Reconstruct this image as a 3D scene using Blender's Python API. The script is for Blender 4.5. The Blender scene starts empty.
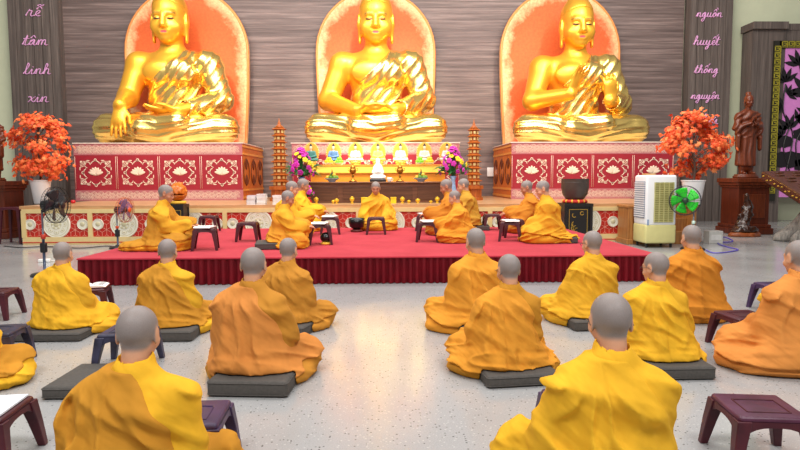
import bpy, math, random
import numpy as np
from mathutils import Vector, Matrix
PI = math.pi
S = bpy.context.scene
COL = S.collection
F32 = np.float32

# ------------------------------------------------------------------ camera
CAM_H, FPX = 1.25, 600.0
cam_d = bpy.data.cameras.new('camera')
cam = bpy.data.objects.new('camera', cam_d)
COL.objects.link(cam)
cam_d.sensor_width = 36.0
cam_d.lens = 36.0 * FPX / 800.0
cam_d.clip_end = 200
CM = (Matrix.Rotation(math.radians(-1.43), 3, 'Z') @ Matrix.Rotation(PI / 2 - math.radians(4.4), 3, 'X')
      @ Matrix.Rotation(math.radians(-0.2), 3, 'Z'))
cam.matrix_world = Matrix.Translation((0, 0, CAM_H)) @ CM.to_4x4()
S.camera = cam

def ray(px, py):
    return CM @ Vector(((px - 400) / FPX, -(py - 225) / FPX, -1.0))
def G(px, py, z=0.0):
    d = ray(px, py); t = (z - CAM_H) / d.z
    return Vector((0, 0, CAM_H)) + d * t
def W(px, py, Y):
    d = ray(px, py); t = Y / d.y
    return Vector((0, 0, CAM_H)) + d * t

# ------------------------------------------------------------------ light and exposure
S.view_settings.view_transform = 'Standard'
S.view_settings.look = 'None'
S.view_settings.gamma = 1.0
S.view_settings.use_curve_mapping = False
S.view_settings.exposure = 0.02
world = bpy.data.worlds.new('world'); S.world = world
world.use_nodes = True
bg = world.node_tree.nodes['Background']
bg.inputs['Color'].default_value = (1.0, 0.98, 0.96, 1)
bg.inputs['Strength'].default_value = 0.30

def area(name, loc, target, sx, sy, power, col=(1, .96, .9)):
    l = bpy.data.lights.new(name, 'AREA'); l.shape = 'RECTANGLE'
    l.size = sx; l.size_y = sy; l.energy = power; l.color = col
    o = bpy.data.objects.new(name, l); COL.objects.link(o)
    o.location = loc
    o.rotation_euler = (Vector(target) - Vector(loc)).to_track_quat('-Z', 'Y').to_euler()
    return o
def spot(name, loc, target, power, ang, col=(1, .85, .6), blend=.7, rad=.25):
    l = bpy.data.lights.new(name, 'SPOT'); l.energy = power; l.color = col
    l.spot_size = math.radians(ang); l.spot_blend = blend; l.shadow_soft_size = rad
    o = bpy.data.objects.new(name, l); COL.objects.link(o)
    o.location = loc
    o.rotation_euler = (Vector(target) - Vector(loc)).to_track_quat('-Z', 'Y').to_euler()
    return o
area('unseen_overhead_light', (-2.5, -.5, 6.5), (0, 4.5, 0), 3, 1.2, 285, (1, .98, .96))  # unseen fill added above the camera side to light the monks' backs
area('unseen_overhead_light', (3.0, -.5, 6.5), (0, 4.5, 0), 3, 1.2, 285, (1, .98, .96))  # second added fill from the camera side
area('unseen_overhead_light', (0, 6.0, 7.0), (0, 7.0, 0), 10, 2, 520, (1, .97, .94))
area('unseen_overhead_light', (0, 11.0, 8.0), (0, 15.5, 1.5), 15, 2.5, 1250, (1, .95, .88))
for bx_, pw in ((-5.5, 1500), (-.25, 3000), (4.75, 1400)):
    spot('statue_spot_lamp', (bx_ + .8, 10.0, 7.5), (bx_, 16.0, 3.4), pw, 40, (1, .90, .70))
spot('altar_spot_lamp', (-.3, 10.5, 6.5), (-.3, 14.0, 1.6), 2300, 26, (1, .92, .72))

# ------------------------------------------------------------------ materials
def lin(c):
    r = []
    for v in c:
        v /= 255.0
        r.append(v / 12.92 if v <= .04045 else ((v + .055) / 1.055) ** 2.4)
    return tuple(r) + (1.0,)
class NT:
    def __init__(s, name):
        s.m = bpy.data.materials.new(name); s.m.use_nodes = True
        s.t = s.m.node_tree; s.n = s.t.nodes; s.p = s.n['Principled BSDF']
    def node(s, typ, **kw):
        n = s.n.new(typ)
        for k, v in kw.items(): setattr(n, k, v)
        return n
    def l(s, a, b): s.t.links.new(a, b)
    def coord(s, scale=(1, 1, 1), rot=(0, 0, 0), obj=True, tex=False):
        tc = s.node('ShaderNodeTexCoord'); mp = s.node('ShaderNodeMapping')
        if tex: mp.vector_type = 'TEXTURE'
        mp.inputs['Scale'].default_value = scale; mp.inputs['Rotation'].default_value = rot
        s.l(tc.outputs['Object' if obj else 'Generated'], mp.inputs['Vector'])
        return mp.outputs['Vector']
    def noise(s, vec, scale, detail=3, rough=.55):
        n = s.node('ShaderNodeTexNoise'); n.inputs['Scale'].default_value = scale
        n.inputs['Detail'].default_value = detail; n.inputs['Roughness'].default_value = rough
        if vec is not None: s.l(vec, n.inputs['Vector'])
        return n.outputs['Fac']
    def ramp(s, fac, stops):
        r = s.node('ShaderNodeValToRGB'); e = r.color_ramp.elements
        while len(e) < len(stops): e.new(.5)
        for x, (p, c) in zip(e, stops): x.position = p; x.color = c
        s.l(fac, r.inputs['Fac']); return r.outputs['Color']
    def mix(s, fac, a, b, blend='MIX'):
        m = s.node('ShaderNodeMix', data_type='RGBA', blend_type=blend)
        for sock, v in ((m.inputs[0], fac), (m.inputs[6], a), (m.inputs[7], b)):
            if hasattr(v, 'is_linked'): s.l(v, sock)
            else: sock.default_value = v
        return m.outputs[2]
    def bump(s, h, strength=.2, dist=.01):
        b = s.node('ShaderNodeBump'); b.inputs['Strength'].default_value = strength
        b.inputs['Distance'].default_value = dist
        s.l(h, b.inputs['Height']); s.l(b.outputs['Normal'], s.p.inputs['Normal'])
    def set(s, rough=.5, metal=0, spec=.5, col=None):
        s.p.inputs['Roughness'].default_value = rough; s.p.inputs['Metallic'].default_value = metal
        s.p.inputs['Specular IOR Level'].default_value = spec
        if col is not None:
            if hasattr(col, 'is_linked'): s.l(col, s.p.inputs['Base Color'])
            else: s.p.inputs['Base Color'].default_value = col
        return s.m

_mc = {}
def mat(name, rgb, rough=.5, metal=0, var=.12, nscale=8, bump=0, spec=.5, emit=0, stretch=(1, 1, 1)):
    key = (name,)
    if key in _mc: return _mc[key]
    t = NT(name)
    c = lin(rgb)
    d = tuple(v * (1 - var) for v in c[:3]) + (1,)
    e = tuple(min(1, v * (1 + var)) for v in c[:3]) + (1,)
    v = t.coord(stretch)
    f = t.noise(v, nscale)
    t.set(rough, metal, spec, t.ramp(f, [(.3, d), (.7, e)]))
    if bump: t.bump(f, bump, .01)
    if emit:
        t.p.inputs['Emission Color'].default_value = c
        t.p.inputs['Emission Strength'].default_value = emit
    _mc[key] = t.m
    return t.m
def cloth(name, rgb):
    if (name,) in _mc: return _mc[(name,)]
    t = NT(name); c = lin(rgb)
    v = t.coord()
    f = t.noise(v, 5, 4)
    d = tuple(x * .86 for x in c[:3]) + (1,); e = tuple(min(1, x * 1.1) for x in c[:3]) + (1,)
    t.set(.85, 0, .15, t.ramp(f, [(.3, d), (.7, e)]))
    t.p.inputs['Sheen Weight'].default_value = .15
    t.p.inputs['Sheen Tint'].default_value = c
    w1 = t.noise(t.coord((.6, .4, .10), (0, math.radians(40), 0), tex=True), 1.6, 1.5, .5)
    w2 = t.noise(t.coord((.5, .4, .13), (0, math.radians(66), 0), tex=True), 1.5, 1.5, .5)
    ad = t.node('ShaderNodeMath', operation='ADD'); t.l(w1, ad.inputs[0]); t.l(w2, ad.inputs[1])
    t.bump(ad.outputs[0], .5, .04)
    _mc[(name,)] = t.m
    return t.m
def wood(name, dark, light, scale=3, axis=0, rough=.45, bump=.1, streak=14):
    if (name,) in _mc: return _mc[(name,)]
    t = NT(name)
    sc = [streak, streak, streak]; sc[axis] = 1
    v = t.coord(tuple(sc))
    f = t.noise(v, scale, 6, .65)
    col = t.ramp(f, [(.3, lin(dark)), (.5, lin(tuple((a + b) / 2 for a, b in zip(dark, light)))), (.72, lin(light))])
    t.set(rough, 0, .4, col)
    if bump: t.bump(f, bump, .01)
    _mc[(name,)] = t.m
    return t.m

# ------------------------------------------------------------------ objects and tags
def tag(o, label=None, cat=None, group=None, kind=None):
    if label: o['label'] = label
    if cat: o['category'] = cat
    if group: o['group'] = group
    if kind: o['kind'] = kind
    return o
def thing(name, label, cat, loc=(0, 0, 0), rz=0, group=None, scale=1):
    o = bpy.data.objects.new(name, None); COL.objects.link(o)
    o.empty_display_size = .1
    o.location = loc; o.rotation_euler = (0, 0, rz); o.scale = (scale,) * 3
    return tag(o, label, cat, group)
def link(name, me, m, parent=None):
    o = bpy.data.objects.new(name, me); COL.objects.link(o)
    if m is not None and len(me.materials) == 0:
        for q in (m if isinstance(m, (list, tuple)) else [m]): me.materials.append(q)
    if parent: o.parent = parent
    return o
def copy_tree(o, parent=None):
    c = o.copy(); COL.objects.link(c)
    if parent is not None: c.parent = parent
    for ch in o.children: copy_tree(ch, c)
    return c

class MB:
    def __init__(s): s.v = []; s.f = []; s.mi = []; s.cur = 0
    def add(s, vs, fs, M=None):
        b = len(s.v)
        for p in vs:
            p = Vector(p)
            s.v.append(tuple(M @ p) if M is not None else tuple(p))
        for f in fs:
            s.f.append([b + i for i in f]); s.mi.append(s.cur)
        return s
    def box(s, c, d, rz=0, M=None, rx=0, ry=0, taper=1.0):
        x, y, z = (q / 2 for q in d)
        R = Matrix.Translation(c) @ Matrix.Rotation(rz, 4, 'Z') @ Matrix.Rotation(ry, 4, 'Y') @ Matrix.Rotation(rx, 4, 'X')
        if M is not None: R = M @ R
        t = taper
        vs = [(-x, -y, -z), (x, -y, -z), (x, y, -z), (-x, y, -z), (-x * t, -y * t, z), (x * t, -y * t, z), (x * t, y * t, z), (-x * t, y * t, z)]
        return s.add(vs, [(0, 3, 2, 1), (4, 5, 6, 7), (0, 1, 5, 4), (1, 2, 6, 5), (2, 3, 7, 6), (3, 0, 4, 7)], R)
    def rbox(s, c, d, r, n=3, M=None, rz=0, crown=0):
        # box with rounded vertical edges and rounded top and bottom rims
        x, y, z = (q / 2 for q in d); r = min(r, x * .99, y * .99, z * .99)
        R = Matrix.Translation(c) @ Matrix.Rotation(rz, 4, 'Z')
        if M is not None: R = M @ R
        rings = []
        for k in range(n + 1):
            a = PI / 2 * k / n
            rings.append((r * (1 - math.sin(a)), -z + r * (1 - math.cos(a))))
        rings += [(i, -h) for i, h in reversed(rings)]
        vs = []; N = 4 * (n + 1)
        for ins, h in rings:
            for q, (sx, sy) in enumerate(((1, 1), (-1, 1), (-1, -1), (1, -1))):
                for k in range(n + 1):
                    a = PI / 2 * (q + k / n); rr = max(r - ins, r * .02)
                    vs.append((sx * (x - r) + rr * math.cos(a), sy * (y - r) + rr * math.sin(a), h))
        fs = [tuple(range(N - 1, -1, -1)), tuple(range((len(rings) - 1) * N, len(rings) * N))]
        for i in range(len(rings) - 1):
            for j in range(N):
                k = (j + 1) % N
                fs.append((i * N + j, i * N + k, (i + 1) * N + k, (i + 1) * N + j))
        return s.add(vs, fs, R)
    def lathe(s, prof, n=24, c=(0, 0, 0), M=None, caps=True, sx=1, sy=1):
        R = Matrix.Translation(c)
        if M is not None: R = M @ R
        vs = []; fs = []
        for r, z in prof:
            for k in range(n):
                a = 2 * PI * k / n
                vs.append((sx * r * math.cos(a), sy * r * math.sin(a), z))
        for i in range(len(prof) - 1):
            for k in range(n):
                q = (k + 1) % n
                fs.append((i * n + k, i * n + q, (i + 1) * n + q, (i + 1) * n + k))
        if caps:
            fs.append(tuple(range(n - 1, -1, -1)))
            fs.append(tuple((len(prof) - 1) * n + k for k in range(n)))
        return s.add(vs, fs, R)
    def cyl(s, a, b, r0, r1=None, n=12):
        return s.tube([a, b], [r0, r0 if r1 is None else r1], n)
    def tube(s, pts, r, n=8, closed=False, flat=1.0):
        pts = [Vector(p) for p in pts]; m = len(pts)
        rs = r if isinstance(r, (list, tuple)) else [r] * m
        vs = []; fs = []; up = Vector((0, 0, 1)); last = None
        for i, p in enumerate(pts):
            if closed: t = pts[(i + 1) % m] - pts[i - 1]
            else: t = pts[min(i + 1, m - 1)] - pts[max(i - 1, 0)]
            if t.length < 1e-9: t = Vector((0, 0, 1))
            t.normalize()
            if last is None:
                ref = up if abs(t.z) < .95 else Vector((1, 0, 0))
                u = t.cross(ref).normalized()
            else:
                u = (last - t * last.dot(t))
                u = u.normalized() if u.length > 1e-6 else t.orthogonal().normalized()
            last = u; w = t.cross(u)
            for k in range(n):
                a = 2 * PI * k / n
                vs.append(p + u * (rs[i] * math.cos(a)) + w * (rs[i] * flat * math.sin(a)))
        for i in range(m - 1 + (1 if closed else 0)):
            j = (i + 1) % m
            for k in range(n):
                q = (k + 1) % n
                fs.append((i * n + k, j * n + k, j * n + q, i * n + q)[::-1])
        if not closed:
            fs.append(tuple(range(n))[::1]); fs.append(tuple((m - 1) * n + k for k in range(n))[::-1])
        return s.add(vs, fs)
    def ell(s, c, r, n=14, m=9, M=None, rot=None):
        R = Matrix.Translation(c)
        if rot is not None: R = R @ rot
        if M is not None: R = M @ R
        prof = []
        vs = [(0, 0, -r[2])]; fs = []
        for i in range(1, m):
            a = -PI / 2 + PI * i / m
            for k in range(n):
                b = 2 * PI * k / n
                vs.append((r[0] * math.cos(a) * math.cos(b), r[1] * math.cos(a) * math.sin(b), r[2] * math.sin(a)))
        vs.append((0, 0, r[2])); L = len(vs) - 1
        for k in range(n):
            q = (k + 1) % n
            fs.append((0, 1 + q, 1 + k)); fs.append((L, 1 + (m - 2) * n + k, 1 + (m - 2) * n + q))
            for i in range(m - 2):
                fs.append((1 + i * n + k, 1 + i * n + q, 1 + (i + 1) * n + q, 1 + (i + 1) * n + k))
        return s.add(vs, fs, R)
    def prism(s, poly, z0, z1, M=None):
        n = len(poly)
        vs = [(x, y, z0) for x, y in poly] + [(x, y, z1) for x, y in poly]
        fs = [tuple(range(n - 1, -1, -1)), tuple(range(n, 2 * n))]
        for k in range(n):
            q = (k + 1) % n
            fs.append((k, q, n + q, n + k))
        return s.add(vs, fs, M)
    def arc(s, c, r, w, a0, a1, n=10, M=None, t=.004):
        # flat ring piece in the local xy plane, thickness t
        vs = []; fs = []
        for i in range(n + 1):
            a = a0 + (a1 - a0) * i / n
            for rr in (r - w / 2, r + w / 2):
                for z in (0, t):
                    vs.append((c[0] + rr * math.cos(a), c[1] + rr * math.sin(a), z))
        for i in range(n):
            b = i * 4; d = b + 4
            fs += [(b + 1, b + 3, d + 3, d + 1), (b, d, d + 2, b + 2), (b + 2, d + 2, d + 3, b + 3), (b, b + 1, d + 1, d)]
        return s.add(vs, fs, M)
    def build(s, name, m, parent=None, smooth=False, bevel=0, kind=None):
        me = bpy.data.meshes.new(name)
        me.from_pydata(s.v, [], s.f)
        ms = m if isinstance(m, (list, tuple)) else [m]
        for q in ms: me.materials.append(q)
        if len(ms) > 1: me.polygons.foreach_set('material_index', s.mi)
        if smooth is True: me.polygons.foreach_set('use_smooth', [True] * len(s.f))
        me.update()
        if smooth == 'auto':
            me.polygons.foreach_set('use_smooth', [True] * len(s.f))
            me.set_sharp_from_angle(angle=math.radians(40))
        o = bpy.data.objects.new(name, me); COL.objects.link(o)
        if parent: o.parent = parent
        if bevel:
            b = o.modifiers.new('bevel', 'BEVEL'); b.width = bevel; b.segments = 2; b.limit_method = 'ANGLE'
        if kind: o['kind'] = kind
        return o
# front-facing local frame: local x -> world x, local y -> world z, local z -> towards the viewer (-y)
FRONT = Matrix(((1, 0, 0, 0), (0, 0, -1, 0), (0, 1, 0, 0), (0, 0, 0, 1)))
def front_at(x, y, z): return Matrix.Translation((x, y, z)) @ FRONT
def catmull(P, n=6, closed=False):
    P = [Vector(p) for p in P]; out = []; m = len(P)
    for i in range(m if closed else m - 1):
        if closed: a, b, c, d = P[i - 1], P[i], P[(i + 1) % m], P[(i + 2) % m]
        else: a, b, c, d = P[max(i - 1, 0)], P[i], P[i + 1], P[min(i + 2, m - 1)]
        for k in range(n):
            t = k / n
            out.append(.5 * ((2 * b) + (c - a) * t + (2 * a - 5 * b + 4 * c - d) * t * t + (3 * b - a - 3 * c + d) * t ** 3))
    if not closed: out.append(P[-1])
    return out

# ------------------------------------------------------------------ smooth solid modelling (distance fields -> mesh)
def V3(*a): return np.array(a, F32)
def seg(P, a, b, ra, rb, sc=None):
    a = np.asarray(a, F32); b = np.asarray(b, F32)
    if sc is not None:
        sc = np.asarray(sc, F32); Q = (P - a) / sc; d = (b - a) / sc; k = sc.min()
    else:
        Q = P - a; d = b - a; k = 1
    t = np.clip((Q @ d) / max(float(d @ d), 1e-9), 0, 1)
    q = Q - t[:, None] * d
    return (np.sqrt((q * q).sum(1)) - (ra + (rb - ra) * t)) * k
def ell(P, c, r, R=None):
    Q = P - np.asarray(c, F32)
    if R is not None: Q = Q @ np.asarray(R, F32)
    r = np.asarray(r, F32)
    q = Q / r; k0 = np.sqrt((q * q).sum(1)) + 1e-6
    q2 = q / r; k1 = np.sqrt((q2 * q2).sum(1)) + 1e-6
    return k0 * (k0 - 1) / k1
def rbx(P, c, h, r):
    q = np.abs(P - np.asarray(c, F32)) - (np.asarray(h, F32) - r)
    return np.sqrt((np.maximum(q, 0) ** 2).sum(1)) + np.minimum(q.max(1), 0) - r
def smin(a, b, k):
    h = np.clip(.5 + .5 * (b - a) / k, 0, 1)
    return b + (a - b) * h - k * h * (1 - h)
def smax(a, b, k): return -smin(-a, -b, k)
def sstep(x, a, b):
    t = np.clip((x - a) / (b - a), 0, 1); return t * t * (3 - 2 * t)
_lat = np.random.RandomState(7).rand(32, 32, 32).astype(F32)
def vnoise(Q):
    f = np.floor(Q); t = Q - f; i = f.astype(np.int32) & 31; j = (i + 1) & 31
    t = t * t * (3 - 2 * t)
    x0, y0, z0 = i.T; x1, y1, z1 = j.T; u, v, w = t.T
    a = _lat[x0, y0, z0] * (1 - u) + _lat[x1, y0, z0] * u
    b = _lat[x0, y1, z0] * (1 - u) + _lat[x1, y1, z0] * u
    c = _lat[x0, y0, z1] * (1 - u) + _lat[x1, y0, z1] * u
    d = _lat[x0, y1, z1] * (1 - u) + _lat[x1, y1, z1] * u
    return (a * (1 - v) + b * v) * (1 - w) + (c * (1 - v) + d * v) * w
def crease(P, across, along, fa, fl, seed):
    # ridged streaks: fine across, long along
    third = np.cross(across, along)
    Q = np.stack([(P @ np.asarray(across, F32)) * fa + seed * 3.17, (P @ np.asarray(along, F32)) * fl + seed * 1.31,
                  (P @ np.asarray(third, F32)) * fl * 1.3 + seed * 7.7], 1)
    n = vnoise(Q)
    return 1 - np.abs(2 * n - 1) * 2
def mesh_sdf(f, lo, hi, h):
    lo = np.asarray(lo, float); hi = np.asarray(hi, float); B = 4
    nc = np.ceil((hi - lo) / (h * B)).astype(int) + 1
    ax = [lo[i] + (np.arange(nc[i]) * B + (B - 1) / 2) * h for i in range(3)]
    X, Y, Z = np.meshgrid(*ax, indexing='ij')
    dc = f(np.stack([X.ravel(), Y.ravel(), Z.ravel()], 1).astype(F32)).reshape(nc)
    act = np.abs(dc) < h * B * 1.5
    D = np.repeat(np.repeat(np.repeat(dc, B, 0), B, 1), B, 2).astype(F32)
    A = np.repeat(np.repeat(np.repeat(act, B, 0), B, 1), B, 2)
    idx = np.argwhere(A)
    pts = (lo + idx * h).astype(F32)
    vals = np.empty(len(pts), F32); CH = 400000
    for s0 in range(0, len(pts), CH): vals[s0:s0 + CH] = f(pts[s0:s0 + CH])
    D[A] = vals
    N = np.array(D.shape)
    sg = D < 0
    c = np.zeros(N - 1, np.int8)
    for i in (0, 1):
        for j in (0, 1):
            for k in (0, 1):
                c += sg[i:N[0] - 1 + i, j:N[1] - 1 + j, k:N[2] - 1 + k]
    cells = np.argwhere((c > 0) & (c < 8))
    vid = np.full(N - 1, -1, np.int32)
    vid[tuple(cells.T)] = np.arange(len(cells))
    acc = np.zeros((len(cells), 3)); cnt = np.zeros(len(cells))
    cor = [(i, j, k) for i in (0, 1) for j in (0, 1) for k in (0, 1)]
    for p in cor:
        for axis in range(3):
            if p[axis]: continue
            q = list(p); q[axis] = 1
            a = D[cells[:, 0] + p[0], cells[:, 1] + p[1], cells[:, 2] + p[2]]
            b = D[cells[:, 0] + q[0], cells[:, 1] + q[1], cells[:, 2] + q[2]]
            m = (a < 0) != (b < 0)
            t = a[m] / (a[m] - b[m])
            e = np.tile(np.array(p, float), (m.sum(), 1)); e[:, axis] = t
            acc[m] += e; cnt[m] += 1
    verts = lo + (cells + acc / cnt[:, None]) * h
    quads = []
    for axis in range(3):
        o1, o2 = [(1, 2), (2, 0), (0, 1)][axis]
        sl0 = [slice(None)] * 3; sl1 = [slice(None)] * 3
        sl0[axis] = slice(0, N[axis] - 1); sl1[axis] = slice(1, N[axis])
        for o in (o1, o2):
            sl0[o] = slice(1, N[o] - 1); sl1[o] = slice(1, N[o] - 1)
        a = sg[tuple(sl0)]; b = sg[tuple(sl1)]
        e = np.argwhere(a != b)
        if not len(e): continue
        flip = a[tuple(e.T)]
        e[:, o1] += 1; e[:, o2] += 1
        def vv(d1, d2):
            x = e.copy(); x[:, o1] -= d1; x[:, o2] -= d2
            return vid[tuple(x.T)]
        q = np.stack([vv(1, 1), vv(0, 1), vv(0, 0), vv(1, 0)], 1)
        q[~flip] = q[~flip][:, ::-1]
        quads.append(q)
    quads = np.concatenate(quads)
    quads = quads[(quads >= 0).all(1)]
    # two passes of light smoothing
    for _ in range(2):
        sm = np.zeros_like(verts); cn = np.zeros(len(verts))
        for k in range(4):
            for o in (1, 3):
                np.add.at(sm, quads[:, k], verts[quads[:, (k + o) % 4]]); np.add.at(cn, quads[:, k], 1)
        ok = cn > 0
        verts[ok] = verts[ok] * .5 + .5 * sm[ok] / cn[ok][:, None]
    return verts, quads
def np_mesh(name, verts, quads, mats, attr=None, mi=None):
    me = bpy.data.meshes.new(name)
    me.vertices.add(len(verts)); me.vertices.foreach_set('co', verts.astype(F32).ravel())
    me.loops.add(quads.size); me.loops.foreach_set('vertex_index', quads.astype(np.int32).ravel())
    me.polygons.add(len(quads))
    me.polygons.foreach_set('loop_start', np.arange(0, quads.size, 4, dtype=np.int32))
    me.polygons.foreach_set('use_smooth', np.ones(len(quads), bool))
    for m in mats: me.materials.append(m)
    if mi is not None: me.polygons.foreach_set('material_index', mi.astype(np.int32))
    if attr:
        for k, v in attr.items():
            a = me.attributes.new(k, 'FLOAT', 'POINT'); a.data.foreach_set('value', v.astype(F32))
    me.update(calc_edges=True); me.validate()
    return me
# ------------------------------------------------------------------ heads, hands, robed bodies
def rotm(yaw=0, pitch=0, roll=0):
    return np.array(Matrix.Rotation(yaw, 3, 'Z') @ Matrix.Rotation(pitch, 3, 'X') @ Matrix.Rotation(roll, 3, 'Y'), F32)
def head_sdf(P, c, R, long_ear=0):
    Q = (P - np.asarray(c, F32)) @ R
    d = ell(Q, (0, -.012, .030), (.080, .098, .090))
    d = smin(d, ell(Q, (0, .034, -.04), (.060, .062, .080)), .03)
    d = smin(d, ell(Q, (0, .066, -.096), (.026, .022, .02)), .03)
    d = smin(d, seg(Q, (-.036, .081, .014), (.036, .081, .014), .010, .010), .02)
    X = np.abs(Q[:, 0]); QX = np.stack([X, Q[:, 1], Q[:, 2]], 1)
    d = smax(d, -ell(QX, (.031, .102, -.008), (.021, .016, .012)), .014)
    d = np.minimum(d, ell(QX, (.031, .080, -.008), (.015, .0135, .010)))
    d = smin(d, ell(QX, (.046, .058, -.042), (.022, .022, .02)), .02)
    d = smin(d, seg(Q, (0, .088, .006), (0, .108, -.038), .0075, .0115), .014)
    d = smin(d, ell(QX, (.011, .098, -.043), (.009, .011, .008)), .008)
    d = smin(d, seg(Q, (-.018, .090, -.064), (.018, .090, -.064), .0075, .0075), .008)
    d = smin(d, seg(Q, (-.014, .089, -.075), (.014, .089, -.075), .008, .008), .008)
    d = smax(d, -seg(Q, (-.022, .099, -.0695), (.022, .099, -.0695), .003, .003), .004)
    ea = ell(QX, (.081, -.006, -.010), (.011, .023, .036), rotm(-.25))
    ea = smax(ea, -ell(QX, (.093, .002, -.004), (.009, .013, .022)), .006)
    d = smin(d, ea, .008)
    if long_ear: d = smin(d, seg(QX, (.080, .002, -.03), (.078, .008, -.105), .013, .0135, (.6, 1, 1)), .012)
    return d
def hand_sdf(P, w, d, up, thumb, curl=.5, s=1.0, d0=None):
    w = np.asarray(w, F32); d = np.asarray(d, F32); d = d / np.linalg.norm(d)
    up = np.asarray(up, F32); up = up - d * (up @ d); up = up / np.linalg.norm(up)
    sd = np.cross(d, up)
    Q = np.stack([(P - w) @ sd, (P - w) @ d, (P - w) @ up], 1) / s
    r = seg(Q, (0, .02, 0), (0, .075, 0), .03, .036, (1, 1, .42))
    for off, ln, sp in ((-.028, .058, -.10), (-.0095, .074, -.03), (.0095, .078, .03), (.028, .068, .10)):
        k = (off, .088, -.002)
        a1 = curl * .6; a2 = curl * 1.5
        m = (k[0] + sp * ln * .5, k[1] + math.cos(a1) * ln * .5, k[2] - math.sin(a1) * ln * .5)
        e = (m[0] + sp * ln * .5, m[1] + math.cos(a2) * ln * .5, m[2] - math.sin(a2) * ln * .5)
        g = np.minimum(seg(Q, k, m, .0092, .0085), seg(Q, m, e, .0085, .007))
        r = smin(r, g, .006)
    t = thumb
    g = np.minimum(seg(Q, (t * .022, .028, -.004), (t * .048, .06, -.012), .0125, .010),
                   seg(Q, (t * .048, .06, -.012), (t * .047, .092, -.018), .010, .008))
    r = smin(r, g, .008)
    return r * s

SKIN_C, STUB_C = lin((205, 150, 118)), lin((146, 135, 131))
def skin_mat(name, rgb):
    t = NT(name)
    at = t.node('ShaderNodeAttribute', attribute_name='stubble')
    f = t.noise(t.coord(), 30, 3)
    sk = t.ramp(f, [(.3, tuple(x * .9 for x in lin(rgb)[:3]) + (1,)), (.7, lin(rgb))])
    st = t.ramp(t.noise(t.coord(), 400, 2), [(.3, tuple(x * .8 for x in STUB_C[:3]) + (1,)), (.7, STUB_C)])
    lp = t.node('ShaderNodeAttribute', attribute_name='feature')
    c = t.mix(at.outputs['Fac'], sk, st)
    c = t.mix(lp.outputs['Fac'], c, lin((70, 38, 34)))
    t.set(.5, 0, .35, c)
    t.p.inputs['Subsurface Weight'].default_value = .08
    t.p.inputs['Subsurface Radius'].default_value = (.02, .008, .005)
    return t.m
SKIN = [skin_mat('skin_warm', (214, 158, 124)), skin_mat('skin_tan', (190, 130, 100))]

def joints(pose, lean=(0, 0), pitch=0, yaw=0, roll=0):
    lx, ly = lean
    J = dict(pel=(0, -.06, .19), chest=(lx * .6, -.035 + ly * .6, .45), neck=(lx * .9, -.01 + ly * .9, .635),
             head=(lx, .022 + ly, .765), R=rotm(yaw, -pitch, roll))
    for s in (-1, 1):
        J['sh', s] = (s * .138 + lx * .85, -.03 + ly * .85, .508)
        J['hip', s] = (s * .10, -.05, .15)
        J['kn', s] = (s * .265, .235, .115)
        J['an', s] = (-s * .09, .27, .10)
        if pose == 'lap':
            J['el', s] = (s * .178 + lx * .5, .0 + ly * .4, .29); J['wr', s] = (s * .085, .215, .25)
            J['hd', s] = (-s * .8, .35, -.1)
        elif pose == 'pray':
            J['el', s] = (s * .25 + lx * .5, .03 + ly * .4, .34); J['wr', s] = (s * .035, .225 + ly, .43)
            J['hd', s] = (-s * .15, .35, .9)
        elif pose == 'book':
            J['el', s] = (s * .20 + lx * .5, .09 + ly * .4, .32); J['wr', s] = (s * .13, .345, .33)
            J['hd', s] = (-s * .2, 1, -.1)
        elif pose == 'knees':
            J['el', s] = (s * .22, .05, .31); J['wr', s] = (s * .23, .25, .215); J['hd', s] = (-s * .1, 1, -.35)
    return J
def head_attrs(v, J):
    Q = (v.astype(F32) - np.asarray(J['head'], F32)) @ J['R']
    plane = Q[:, 2] * .85 - Q[:, 1] * .75
    st = sstep(plane, -.035, .0) * sstep(Q[:, 2], -.075, -.045)
    st *= 1 - sstep(np.abs(Q[:, 0]), .078, .083)
    X = np.abs(Q[:, 0])
    brow = (1 - sstep(np.abs(Q[:, 2] - .016 + 6 * (X - .032) ** 2), .003, .006)) * sstep(X, .014, .018) * (1 - sstep(X, .046, .050)) * (Q[:, 1] > .06)
    eye = (1 - sstep(np.abs(Q[:, 2] + .008), .002, .005)) * (1 - sstep(np.abs(X - .031), .011, .015)) * (Q[:, 1] > .06)
    return st, np.maximum(brow * .7, eye * .9)
_body = {}
def body_mesh(key, J, h=.0065, skin=0):
    if key in _body: return _body[key]
    def f(P):
        d = head_sdf(P, J['head'], J['R'])
        n0 = np.asarray(J['head']) @ np.eye(3) + J['R'] @ np.array((0, -.022, -.05)); nk = J['neck']
        d = smin(d, seg(P, n0, (nk[0], nk[1] - .012, nk[2] - .04), .054, .060), .025)
        t = seg(P, J['pel'], J['chest'], .135, .125, (1.1, .8, 1))
        t = smin(t, seg(P, (nk[0], nk[1] - .02, nk[2] - .05), J['chest'], .06, .10), .06)
        for s in (-1, 1):
            t = smin(t, seg(P, (nk[0], nk[1] - .02, .575), J['sh', s], .05, .05), .05)
            t = smin(t, seg(P, J['sh', s], J['el', s], .05, .038), .03)
            t = smin(t, seg(P, J['el', s], J['wr', s], .037, .027), .02)
            t = smin(t, hand_sdf(P, J['wr', s], J['hd', s], J.get('up', (0, 0, 1)), -s, J.get('curl', .5)), .014)
            t = smin(t, seg(P, J['hip', s], J['kn', s], .085, .058), .03)
            t = smin(t, seg(P, J['kn', s], J['an', s], .055, .038), .02)
            a = J['an', s]
            t = smin(t, seg(P, a, (a[0] - s * .09, a[1] + .035, a[2] - .01), .034, .022), .02)
        return smin(d, t, .02)
    v, q = mesh_sdf(f, (-.47, -.28, .0), (.47, .52, 1.0), h)
    st, ft = head_attrs(v, J)
    me = np_mesh('body', v, q, [SKIN[skin]], {'stubble': st, 'feature': ft})
    _body[key] = me
    return me

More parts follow.
